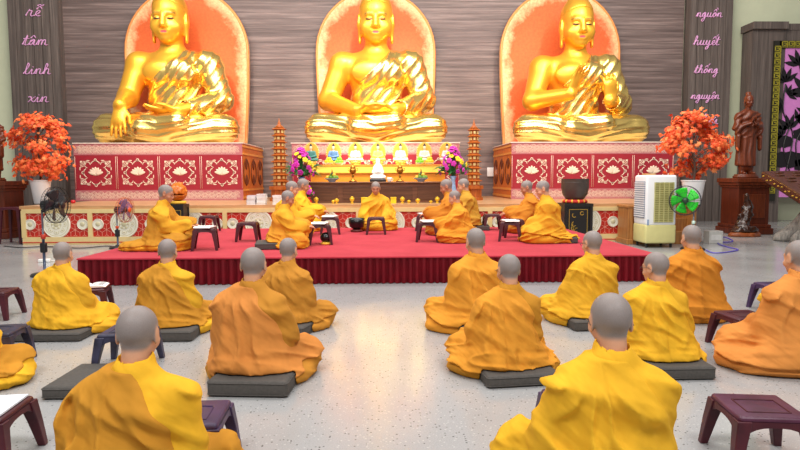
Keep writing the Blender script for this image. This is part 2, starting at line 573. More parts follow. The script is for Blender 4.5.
def folds(P, seed, amp=1.0, side=-1):
    amp = amp * (1 - .92 * sstep(P[:, 2], .53, .61))
    x = P[:, 0] * -side
    ang = np.arctan2(x + .13, .66 - P[:, 2])
    w = vnoise(P * 5 + seed * 2.3)
    fan = np.sin(ang * 15 + w * 7 + seed); fan = (.5 + .5 * fan) ** 2.5
    r = np.sqrt((x + .13) ** 2 + (.66 - P[:, 2]) ** 2)
    fan = fan * sstep(r, .05, .22) * (1 - .5 * sstep(r, .45, .6)) * (.35 + .9 * vnoise(P * 3.5 + seed * 5.1))
    return folds0(P, seed, amp) + amp * fan * .024 * sstep(P[:, 2], .14, .24)
def folds0(P, seed, amp=1.0):
    z = P[:, 2]
    up = sstep(z, .16, .3)
    a = crease(P, (.52, .25, .82), (.84, 0, -.54), 13, 2.2, seed)
    b = crease(P, (.3, .1, .95), (.95, 0, -.3), 9, 2.5, seed + 11)
    v = crease(P, (.9, .42, .1), (.1, 0, 1), 12, 1.8, seed + 23)
    c = crease(P, (.1, .15, 1), (1, .3, 0), 21, 2.6, seed + 5)
    r = crease(P, (.75, .65, .1), (.6, -.75, .3), 13, 3, seed + 31)
    def sharp(n, k=3.2): return np.maximum(0, 1 - (1 - n) * k * .5)
    a = a * .6 + 1.5 * sharp(crease(P, (.50, .2, .84), (.84, 0, -.5), 9, 1.5, seed + 41)) 
    b = b * .6 + 1.2 * sharp(crease(P, (.75, .2, .6), (.6, 0, -.75), 8, 1.4, seed + 47))
    c = c * .7 + 1.0 * sharp(crease(P, (.1, .35, .93), (1, .3, 0), 12, 2.0, seed + 53))
    body = (a * .010 + b * .009 + v * .006)
    lap = c * .013 + r * .011
    return amp * (body * up + lap * (1 - up))

def robe_groups(P, J, H_, spread=.0, train=None, sl=1.0):
    nk = J['neck']; cl = -.03
    t = seg(P, (0, -.055, .13), (J['chest'][0], J['chest'][1] - .005, .42), .186, .148, (1.06, .84, 1))
    t = smin(t, seg(P, (nk[0], nk[1] - .014, .61), (J['chest'][0], J['chest'][1], .49), .070, .125, (1.1, .95, 1)), .05)
    arms = {}
    for s in (-1, 1):
        a = seg(P, (nk[0] + s * .045, nk[1] - .018, .588), J['sh', s], .062, .074)
        a = smin(a, seg(P, J['sh', s], J['el', s], .072, .078 * sl), .04)
        e, w = np.array(J['el', s]), np.array(J['wr', s])
        w2 = e + (w - e) * .9
        a = smin(a, seg(P, e, w2, .078 * sl, .062 * sl), .03)
        m = e + (w - e) * .55
        a = smin(a, seg(P, m + (0, 0, -.03), (m[0] + s * .02, m[1] - .02, max(.12, m[2] - .16)), .055, .05 * sl, (.8, 1, 1)), .05)
        cut = seg(P, w2 - (w - e) * .05, w + (w - e) * .3, .034, .042)
        a = smax(a, -cut, .008)
        arms[s] = a
    lg = ell(P, (0, .07, .05), (.36 + spread, .31, .105))
    for s in (-1, 1):
        lg = smin(lg, seg(P, J['hip', s], J['kn', s], .115, .082), .08)
        lg = smin(lg, seg(P, J['kn', s], J['an', s], .080, .066), .08)
    lg = smin(lg, ell(P, (0, -.07, .11), (.235 + spread * .5, .18, .11)), .05)
    if train is not None:
        for c, r in train: lg = smin(lg, ell(P, c, r), .06)
    return t, arms, lg
def robe_meshes(J, seed, cush, h=.0085, spread=0., train=None, amp=1.0, sl=1.0, wrap_side=-1, wr_low=.10):
    nkc = J['neck']
    chole = (J['head'][0] * .5 + nkc[0] * .5, (J['head'][1] - .03) * .5 + nkc[1] * .5 + .0, .72)
    def finish(d, P, clear):
        d = smax(d, -seg(P, (nkc[0], nkc[1] - .012, .60), (chole[0], chole[1], .73), .0585, .066), .006)
        if cush is not None:
            c, hh, ang = cush
            Rm = rotm(ang)
            d = np.maximum(d, -(rbx(P @ Rm, c, hh, .02) - clear))
        return np.maximum(d, .004 + clear * .2 - P[:, 2])
    def inner(P):
        t, a, l = robe_groups(P, J, 0, spread, train, sl)
        d = smin(smin(t, l, .07), smin(a[-1], a[1], .03), .045)
        d = d - folds(P, seed, amp, wrap_side)
        rim = seg(P, (nkc[0], nkc[1] - .014, .615), (nkc[0], nkc[1] + .004, .655), .079, .076)
        d = smin(d, rim, .015)
        return finish(d, P, .003)
    def outer(P):
        t, a, l = robe_groups(P, J, 0, spread, train, sl)
        own = smin(smin(t, l, .07), a[wrap_side], .045)
        oth = a[-wrap_side]
        d = own - folds(P, seed, amp, wrap_side) - .013
        x = P[:, 0] * -wrap_side
        wob = (vnoise(P * 6 + seed) - .5) * .03
        fl = sstep(x + wob * 1.3 + .02 * math.sin(seed), -.055, -.068)
        d = d - .011 * fl
        dia = (x - .055 - nkc[0] * -wrap_side) * .80 + (P[:, 2] - .62) * .56 + wob - P[:, 1] * .1
        d = smax(d, dia, .006)
        d = smax(d, P[:, 2] - .652 - P[:, 1] * .15, .006)
        d = smax(d, -(oth - .004), .008)
        hem = wr_low + wob * 2 - P[:, 2] + (P[:, 1] - .0) * .12
        d = smax(d, hem, .006)
        return finish(d, P, .007)
    lo = [-.52 - spread, -.34, -.01]; hi = [.52 + spread, .46, .72]
    if train is not None:
        for c, r in train:
            for i in range(2):
                lo[i] = min(lo[i], c[i] - r[i] - .06); hi[i] = max(hi[i], c[i] + r[i] + .06)
    vi, qi = mesh_sdf(inner, lo, hi, h)
    vo, qo = mesh_sdf(outer, lo, hi, h)
    return (vi, qi), (vo, qo)

CUSH = mat('cushion_fabric', (78, 74, 70), .8, 0, .15, 60, .15)
def cushion(name, label, loc, rz, d=(.5, .46, .085), group=None, scale=1, rx=0):
    t = thing(name, label, 'cushion', loc, rz, group, scale)
    m = MB().rbox((0, 0, d[2] / 2), d, .022, 4)
    # sagging box cushion with a soft top and a seam
    for i, p in enumerate(m.v):
        x, y, z = p
        b = (1 - (2 * x / d[0]) ** 2) * (1 - (2 * y / d[1]) ** 2)
        m.v[i] = (x, y, z)
    m.build('pad', CUSH, t, True)
    s = MB()
    for zz in (.014, d[2] - .014):
        pts = []
        r = .022
        for q, (sx, sy) in enumerate(((1, 1), (-1, 1), (-1, -1), (1, -1))):
            for k in range(5):
                a = PI / 2 * (q + k / 4)
                pts.append((sx * (d[0] / 2 - r) + (r + .0005) * math.cos(a), sy * (d[1] / 2 - r) + (r + .0005) * math.sin(a), zz))
        s.tube(pts, .0035, 6, closed=True)
    s.build('piping', CUSH, t, True)
    return t

def glasses(J, parent):
    m = MB()
    def T(p): return tuple(np.asarray(J['head']) + J['R'] @ np.array(p))
    for s in (-1, 1):
        m.tube([T((s * .031 + .021 * math.cos(a), .103, -.010 + .016 * math.sin(a))) for a in np.linspace(0, 2 * PI, 17)[:-1]], .0017, 6, closed=True)
        m.tube([T((s * .052, .102, -.006)), T((s * .074, .085, -.002)), T((s * .088, .0, .003)), T((s * .087, -.022, -.012))], .0019, 6)
    m.tube([T((-.010, .104, -.008)), T((0, .109, -.004)), T((.010, .104, -.008))], .0016, 6)
    m.build('glasses', mat('glasses_frame', (40, 38, 40), .3), parent, True)

def person(label, at, face, head_top, inner, wrap, seed, pose='lap', lean=(0, 0), pitch=.1, yaw=0, roll=0, base=0.0,
           cush=None, h=.0085, spread=0., train=None, glass=False, amp=1.0, skin=0, group=None, clabel=None, cgroup=None,
           wrap_side=-1, bh=.0065, sl=1.0, curl=.5, two=True):
    J = joints(pose, lean, pitch, yaw, roll); J['curl'] = curl
    top = J['head'][2] + J['R'][2] @ np.array((0, -.012, .032)) + .094
    sc = (head_top - base) / top
    loc = Vector((at[0], at[1], base))
    o = thing('person', label, 'person', loc, face, group, sc)
    key = (pose, lean, pitch, yaw, roll, skin, curl, bh)
    link('body', body_mesh(key, J, bh, skin), None, o)
    cs = None
    if cush is not None:
        (cx, cy), (sx, sy, sz), ang = cush
        hh = (sx / 2 / sc, sy / 2 / sc, sz / 2 / sc)
        c0 = np.array(Matrix.Rotation(-ang, 3, 'Z') @ Vector((cx / sc, cy / sc, hh[2])))
        cs = (c0, hh, ang)
    (vi, qi), (vo, qo) = robe_meshes(J, seed, cs, h, spread, train, amp, sl, wrap_side)
    link('robe', np_mesh('robe', vi, qi, [inner]), None, o)
    w = link('shawl', np_mesh('shawl', vo, qo, [wrap]), None, o)
    if inner is not wrap: w['label'] = 'outer robe wrapped over one shoulder'
    if glass: glasses(J, o)
    if cush is not None:
        wp = Matrix.Rotation(face, 3, 'Z') @ Vector((cx, cy, 0))
        cushion('seat_cushion', clabel, loc + wp, face + ang, (sx, sy, sz), cgroup)
    return o
# ------------------------------------------------------------------ setting
YB = 17.2            # back wall
def floor_mat():
    t = NT('terrazzo')
    v = t.coord()
    base = t.ramp(t.noise(v, .8, 4), [(.3, lin((162, 162, 162))), (.7, lin((178, 178, 178)))])
    vo = t.node('ShaderNodeTexVoronoi'); vo.inputs['Scale'].default_value = 55
    vo.inputs['Randomness'].default_value = 1; t.l(v, vo.inputs['Vector'])
    hs = t.node('ShaderNodeSeparateColor'); t.l(vo.outputs['Color'], hs.inputs['Color'])
    chip = t.ramp(vo.outputs['Distance'], [(.20, (1, 1, 1, 1)), (.34, (0, 0, 0, 1))])
    pick = t.ramp(hs.outputs['Red'], [(.80, (0, 0, 0, 1)), (.84, (1, 1, 1, 1))])
    pk2 = t.ramp(hs.outputs['Green'], [(.62, (0, 0, 0, 1)), (.66, (1, 1, 1, 1))])
    dark = t.mix(1.0, chip, pick, 'MULTIPLY'); lite = t.mix(1.0, chip, pk2, 'MULTIPLY')
    fine = t.noise(v, 160, 2)
    base = t.mix(t.ramp(fine, [(.35, (.35, .35, .35, 1)), (.6, (0, 0, 0, 1))]), base, lin((132, 132, 132)))
    c = t.mix(lite, base, lin((186, 186, 185))); c = t.mix(dark, c, lin((88, 86, 86)))
    r = t.ramp(t.noise(v, 1.3, 3), [(.3, (.11, .11, .11, 1)), (.7, (.22, .22, .22, 1))])
    t.l(r, t.p.inputs['Roughness'])
    t.p.inputs['Specular IOR Level'].default_value = .5
    t.l(c, t.p.inputs['Base Color'])
    return t.m
MB().box((0, 8.5, -.05), (30, 23, .1)).build('floor', floor_mat(), kind='structure')

def slat_mat(name, vertical, dark=(98, 82, 79), lite=(166, 145, 139), gap=True):
    t = NT(name)
    sc = (1, 1, 22) if not vertical else (22, 22, .6)
    if not vertical: sc = (.35, .35, 9)
    v = t.coord(sc)
    f = t.noise(v, 1.6, 7, .7)
    v2 = t.coord((.12, .12, 5) if not vertical else (5, 5, .12))
    g = t.noise(v2, 2.2, 3)
    c = t.ramp(f, [(.30, lin(dark)), (.52, lin(tuple((a + b) / 2 for a, b in zip(dark, lite)))), (.70, lin(lite))])
    c = t.mix(t.ramp(g, [(.4, (0, 0, 0, 1)), (.65, (.5, .5, .5, 1))]), c, lin(tuple(x * .78 for x in dark)))
    t.set(.5, 0, .35, c)
    t.bump(f, .25, .01)
    return t.m
WALLH = slat_mat('slatted_laminate', False)
WALLV = slat_mat('upright_laminate', True, (84, 74, 70), (140, 126, 118))
GREEN = mat('pale_green_plaster', (222, 226, 194), .8, 0, .03, 3)
m = MB()
m.box((-.3, YB + .05, 4.2), (17.6, .1, 8.4))
hz = 0.75
while hz < 8.3:      # shallow horizontal boards
    m.box((-.3, YB - .008, hz + .08), (17.6, .016, .156)); hz += .16
m.build('wall_back', WALLH, kind='structure')
MB().box((0, YB + .17, 4.2), (30, .1, 8.4)).build('wall_plaster', GREEN, kind='structure')
for nm, x0, x1 in (('left', -10.22, -8.86), ('right', 8.55, 9.76)):
    m = MB(); m.box(((x0 + x1) / 2, YB - .1, 4.2), (x1 - x0, .3, 8.4))
    n = 6; w = (x1 - x0) / n
    for k in range(n): m.box((x0 + w * (k + .5), YB - .26, 4.2), (w - .02, .02, 8.4))
    m.build('trim_' + nm, WALLV, kind='structure')

# ------------------------------------------------------------------ handwriting on the columns
GL = {
 'i': ([[(0, .1), (.25, .9), (.28, .15), (.4, 0), (.6, .1)], [(.3, 1.3), (.34, 1.36)]], .6),
 'n': ([[(0, .1), (.15, .95), (.2, .05)], [(.2, .05), (.3, .75), (.5, 1), (.62, .7), (.62, .15), (.75, 0), (.95, .1)]], .95),
 'm': ([[(0, .1), (.15, .95), (.2, .05)], [(.2, .05), (.3, .75), (.45, 1), (.55, .7), (.55, .05)], [(.55, .05), (.65, .75), (.8, 1), (.92, .7), (.92, .15), (1.05, 0), (1.25, .1)]], 1.25),
 'u': ([[(0, .1), (.15, 1), (.17, .25), (.35, 0), (.55, .3), (.6, 1), (.62, .15), (.75, 0), (.95, .1)]], .95),
 'r': ([[(0, .1), (.2, 1.15), (.3, .9), (.5, .95), (.45, .3), (.55, 0), (.8, .1)]], .8),
 'e': ([[(0, .1), (.35, .45), (.5, .8), (.35, 1), (.15, .7), (.15, .3), (.35, 0), (.65, .1)]], .65),
 'o': ([[(0, .1), (.1, .5), (.4, 1), (.15, .8), (.12, .3), (.3, 0), (.55, .3), (.5, .85), (.4, 1), (.6, .75), (.85, .3)]], .8),
 'a': ([[(0, .1), (.15, .6), (.5, .95), (.3, 1), (.1, .6), (.15, .1), (.35, .08), (.57, .95), (.55, .15), (.68, 0), (.85, .1)]], .85),
 't': ([[(0, .1), (.3, 1.8), (.25, .2), (.4, 0), (.65, .1)], [(.0, 1.15), (.6, 1.2)]], .65),
 'l': ([[(0, .1), (.4, 1.4), (.33, 2), (.2, 1.7), (.2, .2), (.35, 0), (.6, .1)]], .6),
 'h': ([[(0, .1), (.38, 1.4), (.3, 1.95), (.17, 1.6), (.15, .02)], [(.15, .02), (.3, .8), (.5, 1), (.62, .7), (.62, .1), (.75, 0), (.95, .1)]], .95),
 'g': ([[(0, .1), (.15, .6), (.5, .95), (.3, 1), (.1, .6), (.2, .1), (.4, .2), (.57, 1), (.55, -.6), (.35, -1), (.15, -.7), (.5, -.1), (.85, .1)]], .85),
 'y': ([[(0, .1), (.1, 1), (.2, .2), (.4, .1), (.6, 1), (.55, -.5), (.35, -.95), (.2, -.6), (.6, -.1), (.9, .1)]], .9),
 'x': ([[(0, .9), (.2, 1), (.5, .1), (.75, .05)], [(.7, 1), (.35, .5), (.05, 0)]], .75),
 'k': ([[(0, .1), (.4, 1.4), (.3, 1.95), (.17, 1.6), (.15, 0)], [(.15, .3), (.5, .95), (.22, .5), (.5, .05), (.75, .1)]], .75),
}
MARK = {'^': [(.1, 1.3), (.35, 1.75), (.6, 1.3)], "'": [(.55, 1.75), (.8, 2.2)], '`': [(.5, 2.2), (.75, 1.75)],
        '~': [(.1, 1.9), (.3, 2.1), (.5, 1.9), (.7, 2.1)], '.': [(.28, -.4), (.34, -.34)], ',': [(.6, 1.0), (.78, 1.2), (.75, 1.4)]}
WORDS = {'rễ': ['r', 'e^~'], 'tâm': ['t', 'a^', 'm'], 'linh': ['l', 'i', 'n', 'h'], 'xin': ['x', 'i', 'n'], 'nối': ['n', "o^'", 'i'],
         'nguồn': ['n', 'g', 'u', 'o^`', 'n'], 'huyết': ['h', 'u', 'y', "e^'", 't'], 'thống': ['t', 'h', "o^'", 'n', 'g'],
         'nguyện': ['n', 'g', 'u', 'y', 'e^.', 'n'], 'khơi': ['k', 'h', 'o,', 'i']}
PINK = mat('lilac_letter', (238, 176, 226), .5, 0, .03)
def word(w, px, py, wpx, place):
    p = W(px, py, YB - .285); x = 0; m = MB()
    wid = wpx * p.y / FPX
    tot = sum(GL[g[0]][1] for g in WORDS[w]); s = min(wid / tot, .2)
    sx = wid / tot
    for g in WORDS[w]:
        st, adv = GL[g[0]]
        strokes = list(st)
        if len(g) > 1:
            if g[0] == 'i': strokes = strokes[:1]
            strokes += [MARK[q] for q in g[1:]]
        for q in strokes:
            pts = catmull([((x + a + .18 * b) * sx - wid / 2, 0, b * s * .72) for a, b in q], 5)
            m.tube(pts, [.021 * (1.25 - .5 * abs(math.sin(i * .5))) for i in range(len(pts))], 6, flat=.6)
        x += adv
    o = m.build('calligraphy_word', PINK, None, True)
    o.location = (p.x, p.y, p.z)
    tag(o, 'lilac handwritten word %s %s' % (w, place), 'lettering', 'handwritten words on the columns')
for w, px, py, wp, pl in (('rễ', 33, 16, 14, 'topmost on the left wood column'), ('tâm', 35, 45, 24, 'second from top on the left wood column'), ('linh', 37, 74, 26, 'third from top on the left wood column'),
                      ('xin', 38, 102, 20, 'fourth from top on the left wood column'), ('nối', 40, 127, 22, 'behind the left orange maple tree'),
                      ('nguồn', 709, 17, 26, 'topmost on the right wood column'), ('huyết', 706, 45, 26, 'second from top on the right wood column'), ('thống', 706, 73, 24, 'third from top on the right wood column'),
                      ('nguyện', 705, 99, 29, 'fourth from top on the right wood column'), ('khơi', 707, 124, 22, 'behind the right orange maple tree')):
    word(w, px, py, wp, pl)

# ------------------------------------------------------------------ dais with drum panels
DX0, DX1, DY, DZ = -7.0, 5.95, 11.72, .75
GOLDP = mat('cream_gold_paint', (226, 200, 140), .5, 0, .06)
RED = mat('lacquer_red', (196, 40, 26), .45, 0, .06)
IVORY = mat('ivory_paint', (236, 232, 214), .55, 0, .03)
IVORY2 = mat('ivory_relief', (205, 196, 160), .55, 0, .05)
WTOP = wood('pale_wood_top', (178, 130, 86), (216, 172, 126), 2, 0, .3, .05)
dais = thing('altar_dais', 'long low dais with red lattice panels and white drum discs under the statues', 'platform', (0, DY, 0))
MB().box(((DX0 + DX1) / 2, (YB - DY) / 2 - .02, DZ - .03), (DX1 - DX0 + .1, YB - DY + .02 - .1, .06)).build('top_board', WTOP, dais)
MB().box(((DX0 + DX1) / 2, (YB - DY) / 2 - .02, .35), (DX1 - DX0 - .04, YB - DY - .2, .64)).build('core', mat('dais_core', (120, 90, 60)), dais)
m = MB(); m.box(((DX0 + DX1) / 2, .04, DZ - .10), (DX1 - DX0, .09, .08)); m.box(((DX0 + DX1) / 2, .04, .075), (DX1 - DX0, .09, .15))
m.build('rail', GOLDP, dais)
MB().box(((DX0 + DX1) / 2, -.008, .045), (DX1 - DX0, .01, .018)).build('red_line', RED, dais)
NB = 10; BW = (DX1 - DX0) / NB
m0 = m1 = None
for k in range(NB + 1):
    MB().box((DX0 + BW * k + (.03 if k == 0 else -.03 if k == NB else 0), .035, .4), (.085, .085, .52)).build('stile', GOLDP, dais)
def lattice(w, h):
    m = MB(); a = .10; t = .0055
    def bar(p, q):
        # clip to the panel
        (x0, y0), (x1, y1) = p, q
        for lo, hi, i in ((-w / 2, w / 2, 0), (-h / 2, h / 2, 1)):
            P0, P1 = ((x0, x1), (y0, y1))[i]
            if P0 == P1:
                if not lo <= P0 <= hi: return
                continue
            ta, tb = sorted(((lo - P0) / (P1 - P0), (hi - P0) / (P1 - P0)))
            ta, tb = max(0, ta), min(1, tb)
            if ta >= tb: return
            x0, x1, y0, y1 = x0 + (x1 - x0) * ta, x0 + (x1 - x0) * tb, y0 + (y1 - y0) * ta, y0 + (y1 - y0) * tb
        L = math.hypot(x1 - x0, y1 - y0)
        if L < .004: return
        m.box(((x0 + x1) / 2, (y0 + y1) / 2, .003), (L, t, .006), rz=math.atan2(y1 - y0, x1 - x0))
    sx = a * math.sqrt(3); sy = a * 1.5
    for r in range(-4, 5):
        for c in range(-8, 9):
            cx = c * sx + (r % 2) * sx / 2; cy = r * sy
            v = [(cx + a * math.sin(PI / 3 * k), cy + a * math.cos(PI / 3 * k)) for k in range(6)]
            for k in range(3): bar(v[k], v[k + 1])
            for k in (1, 3, 5): bar((cx, cy), v[k])
    return m
def disc(r):
    m = MB()
    m.lathe([(r, 0), (r, .018), (r * .96, .028), (r * .9, .022), (r * .86, .02), (.001, .02)], 40)
    return m
def relief(r, big):
    m = MB()
    m.arc((0, 0), r * .86, r * .035, 0, 2 * PI, 36, t=.024)
    if big:
        m.arc((0, 0), r * .36, r * .03, 0, 2 * PI, 28, t=.024)
        for k in range(8):
            a = PI / 4 * k; c, s_ = math.cos(a), math.sin(a)
            m.arc((c * r * .58, s_ * r * .58), r * .16, r * .035, a - 2.2, a + 2.2, 10, t=.024)
            m.ell((c * r * .6, s_ * r * .6, .02), (r * .07, r * .07, .008), 8, 5)
    m.ell((0, 0, .02), (r * (.2 if big else .45), r * (.2 if big else .45), .014), 14, 7)
    for k in range(6):
        a = PI / 3 * k
        m.ell((math.cos(a) * r * .3, math.sin(a) * r * .3, .02), (r * .09, r * .09, .008), 8, 5)
    return m
lt = lattice(BW - .1, .44); lo_ = None
for k in range(NB):
    cx = DX0 + BW * (k + .5)
    p = MB().box((0, .05, 0), (BW - .08, .04, .48)).build('panel', RED, dais)
    p.location = (cx, 0, .385)
    if lo_ is None:
        lo_ = lt.build('lattice', mat('lattice_line', (232, 172, 150), .5), p); first = lo_
        lo_.matrix_local = front_at(0, .029, 0)
    else:
        q = first.copy(); COL.objects.link(q); q.parent = p; q.matrix_local = front_at(0, .029, 0)
    for dx, r in ((0, .265), (-.5, .105), (.5, .105)):
        d = disc(r).build('drum_disc', IVORY, p, 'auto'); d.matrix_local = front_at(dx, .024, .01)
        e = relief(r, r > .2).build('relief', IVORY2, None, True); e.parent = p; e.matrix_local = front_at(dx, .024, .01)
# wooden steps at the right end of the dais
WD = wood('honey_wood', (140, 86, 40), (196, 138, 78), 2.2, 2, .4, .08)
st = thing('wooden_steps', 'honey brown wooden steps at the dais behind the white air cooler', 'steps', (5.22, 11.12, 0))
for k in range(3):
    MB().box((0, .09 + .18 * k, .12 + .12 * k), (1.12, .18, .24 + .24 * k)).build('step', WD, st, bevel=.01)
for s in (-1, 1):
    m = MB(); m.box((s * .60, .27, .40), (.1, .50, .66)); m.box((s * .60, .27, .05), (.16, .54, .1)); m.box((s * .60, .27, .715), (.15, .54, .05))
    m.build('side_post', WD, st, bevel=.012)

# ------------------------------------------------------------------ red carpeted stage
SX0, SX1, SY0, SY1, SZ = -3.62, 3.30, 7.10, 11.3, .33
def carpet_mat():
    t = NT('red_carpet'); v = t.coord()
    c = t.ramp(t.noise(v, 2.5, 5, .6), [(.3, lin((172, 46, 60))), (.7, lin((188, 58, 72)))])
    t.set(.95, 0, .1, c); t.p.inputs['Sheen Weight'].default_value = .1
    t.bump(t.noise(v, 300, 2), .2, .004)
    return t.m
stage = thing('carpeted_stage', 'low wide stage covered in red carpet with a pleated dark red skirt', 'stage', ((SX0 + SX1) / 2, SY0, 0))
w_, d_ = SX1 - SX0, SY1 - SY0
MB().box((0, d_ / 2, SZ - .011), (w_ + .02, d_ + .02, .022)).build('carpet', carpet_mat(), stage, bevel=.008)
MB().box((0, d_ / 2, .145), (w_ - .12, d_ - .12, .289)).build('deck', mat('plywood_deck', (120, 86, 56)), stage)
def skirt():
    m = MB(); rnd = random.Random(4)
    path = [(-w_ / 2, d_), (-w_ / 2, 0), (w_ / 2, 0), (w_ / 2, d_)]
    pts = []
    for (a, b), (c, d) in zip(path, path[1:]):
        L = math.hypot(c - a, d - b); n = int(L / .014); nx, ny = (d - b) / L, -(c - a) / L
        ph = 0
        for i in range(n):
            t = i / n; ph += .014 * 2 * PI / (.085 * rnd.uniform(.7, 1.3))
            pts.append((a + (c - a) * t, b + (d - b) * t, nx, ny, ph))
    rows = [(.312, .1), (.30, .5), (.2, .85), (.1, 1.0), (.006, 1.15)]
    vs = []
    for z, k in rows:
        for x, y, nx, ny, ph in pts:
            o = -.004 + (math.sin(ph) * .032 + math.sin(2 * ph + 1) * .008) * k
            vs.append((x - nx * (o - .012) * -1, y - ny * (o - .012) * -1, z))
    n = len(pts)
    fs = [(i * n + j, i * n + j + 1, (i + 1) * n + j + 1, (i + 1) * n + j) for i in range(len(rows) - 1) for j in range(n - 1)]
    m.add(vs, fs)
    return m
def velvet():
    t = NT('red_velvet'); t.set(.7, 0, .2, t.ramp(t.noise(t.coord(), 6, 3), [(.3, lin((94, 8, 20))), (.7, lin((116, 10, 24)))]))
    t.p.inputs['Sheen Weight'].default_value = .2; t.p.inputs['Sheen Tint'].default_value = lin((210, 40, 60))
    return t.m
skirt().build('velvet_skirt', velvet(), stage, True)

# ------------------------------------------------------------------ statue pedestals
DAM = mat('damask_red', (158, 28, 44), .6, 0, .05)
BAND = mat('damask_band', (184, 108, 112), .6, 0, .05)
PATT = mat('damask_ivory', (240, 216, 190), .6, 0, .03)
PATD = mat('damask_red_line', (196, 96, 100), .6, 0, .03)
ORW = wood('orange_carved_wood', (190, 92, 20), (232, 140, 44), 2, 2, .4, .1)
BRW = mat('carved_brown_inlay', (112, 48, 12), .5)
def lotus_medallion(m, M, s):
    # quatrefoil frame, lotus flower and four corner sprays
    for k in range(4):
        a = PI / 2 * k
        m.arc((math.cos(a) * .19 * s, math.sin(a) * .19 * s), .115 * s, .022 * s, a - 1.15, a + 1.15, 10, M)
        b = a + PI / 4
        m.arc((math.cos(b) * .285 * s, math.sin(b) * .285 * s), .075 * s, .020 * s, b - 2.3, b + 2.3, 8, M)
        m.arc((math.cos(a) * .325 * s, math.sin(a) * .325 * s), .03 * s, .02 * s, 0, 2 * PI, 8, M)
    for q, (ang, L) in enumerate(((0, .17), (.42, .165), (-.42, .165), (.85, .165), (-.85, .165), (1.25, .17), (-1.25, .17))):
        R = M @ Matrix.Translation((0, -.045 * s, 0)) @ Matrix.Rotation(-ang, 4, 'Z')
        m.ell((0, L * .6 * s, .002 + .0007 * q), (.038 * s, L * .6 * s, .004), 10, 5, M=R)
    m.ell((0, -.05 * s, .002), (.1 * s, .02 * s, .004), 10, 5, M=M)
    for sx in (-1, 1):
        for sy in (-1, 1):
            X = .385 * s * sx; Y = .30 * s * sy
            for r in (.05, .085, .12, .155):
                a0 = math.atan2(-sy, -sx)
                m.arc((X, Y), r * s, .016 * s, a0 - .8, a0 + .8, 8, M)
            m.ell((X - sx * .02 * s, Y - sy * .02 * s, .002), (.028 * s, .028 * s, .004), 8, 5, M=M)
            m.ell((X - sx * .20 * s, Y + sy * .01 * s, .002), (.05 * s, .014 * s, .004), 8, 5, M=M)
            m.ell((X + sx * .01 * s, Y - sy * .20 * s, .002), (.014 * s, .05 * s, .004), 8, 5, M=M)
def seigaiha(m, M, w, h, r):
    rows = max(2, int(h / (r * .55)))
    n = int(w / (2 * r))
    for j in range(rows):
        for i in range(n + 1):
            x = -w / 2 + i * 2 * r + (r if j % 2 else 0)
            if x - r < -w / 2 - .01 or x + r > w / 2 + .01: continue
            y = -h / 2 + .01 + j * (h - r - .02) / max(1, rows - 1)
            for q in (.92, .62, .32): m.arc((x, y), r * q, r * .075, 0.05, PI - .05, 8, M, t=.003 + j * .0006)
def pedestal(label, X0, X1, Y0, Y1, zb, zt, nmed, side):
    w, h = X1 - X0, zt - zb
    o = thing('statue_pedestal', label, 'pedestal', ((X0 + X1) / 2, Y0, zb), 0, 'draped pedestals of the big statues')
    MB().box((0, (Y1 - Y0) / 2 + .012, h / 2), (w - .02, Y1 - Y0 - .02, h)).build('core', ORW, o)
    bh1, bh2 = .27, .25
    MB().box((0, .005, (h - bh1 + bh2) / 2), (w, .01, h - bh1 - bh2)).build('damask_field', DAM, o)
    for nm, zc, bh in (('upper_band', h - bh1 / 2, bh1), ('lower_band', bh2 / 2, bh2)):
        b = MB().box((0, .003, 0), (w, .014, bh)).build(nm, BAND, o); b.location = (0, 0, zc)
        q = MB(); seigaiha(q, FRONT, w - .04, bh - .03, .085)
        qq = q.build('wave_pattern', PATT, b); qq.location = (0, -.004, 0)
    fh = h - bh1 - bh2; mw = w / nmed
    for k in range(nmed):
        q = MB(); M = FRONT
        lotus_medallion(q, M, min(mw / .92, fh / .70) * .86)
        for s in (-1, 1): q.box((s * (mw / 2 - .02), 0.0, 0), (.008, .004, fh * .92))
        e = q.build('lotus_medallion', PATT, o, True); e.location = (-w / 2 + mw * (k + .5), 0, bh2 + fh / 2)
    MB().box((0, (Y1 - Y0) / 2 - .005, h + .012), (w + .04, Y1 - Y0 + .03, .024)).build('top_slab', mat('pale_top_slab', (232, 214, 200), .4), o)
    # carved flank
    q = MB(); xs = side * (w / 2 - .004)
    dpt = Y1 - Y0; MS = Matrix(((0, 0, side, 0), (side, 0, 0, 0), (0, 1, 0, 0), (0, 0, 0, 1)))
    for j in range(3):
        for i in (-1, 1):
            M = Matrix.Translation((xs, dpt * (j + .5) / 3, h * .5 + i * .2)) @ MS
            q.ell((0, 0, 0), (.14, .15, .012), 12, 5, M=M)
        M = Matrix.Translation((xs, dpt * (j + .5) / 3, h * .5)) @ MS
        q.arc((0, 0), .30, .04, 0, 2 * PI, 24, M, t=.01)
    q.build('flank_carving', BRW, o, True)
    q = MB()
    for zc in (.06, .24, h - .24, h - .06): q.box((xs, dpt / 2 + .01, zc), (.03, dpt - .04, .05))
    q.build('flank_moulding', mat('gold_moulding', (236, 160, 60), .35), o)
    return o
PZ = 2.11
pedestal('left statue pedestal draped in red damask with lotus medallions', -7.42, -3.42, 14.6, 17.05, DZ, PZ, 4, 1)
pedestal('right statue pedestal draped in red damask behind the bronze bowl', 3.08, 7.08, 14.6, 17.05, DZ, PZ, 4, -1)
pedestal('middle statue pedestal draped in red damask behind the altar figurines', -2.25, 1.82, 14.7, 17.05, DZ, PZ, 4, 1)
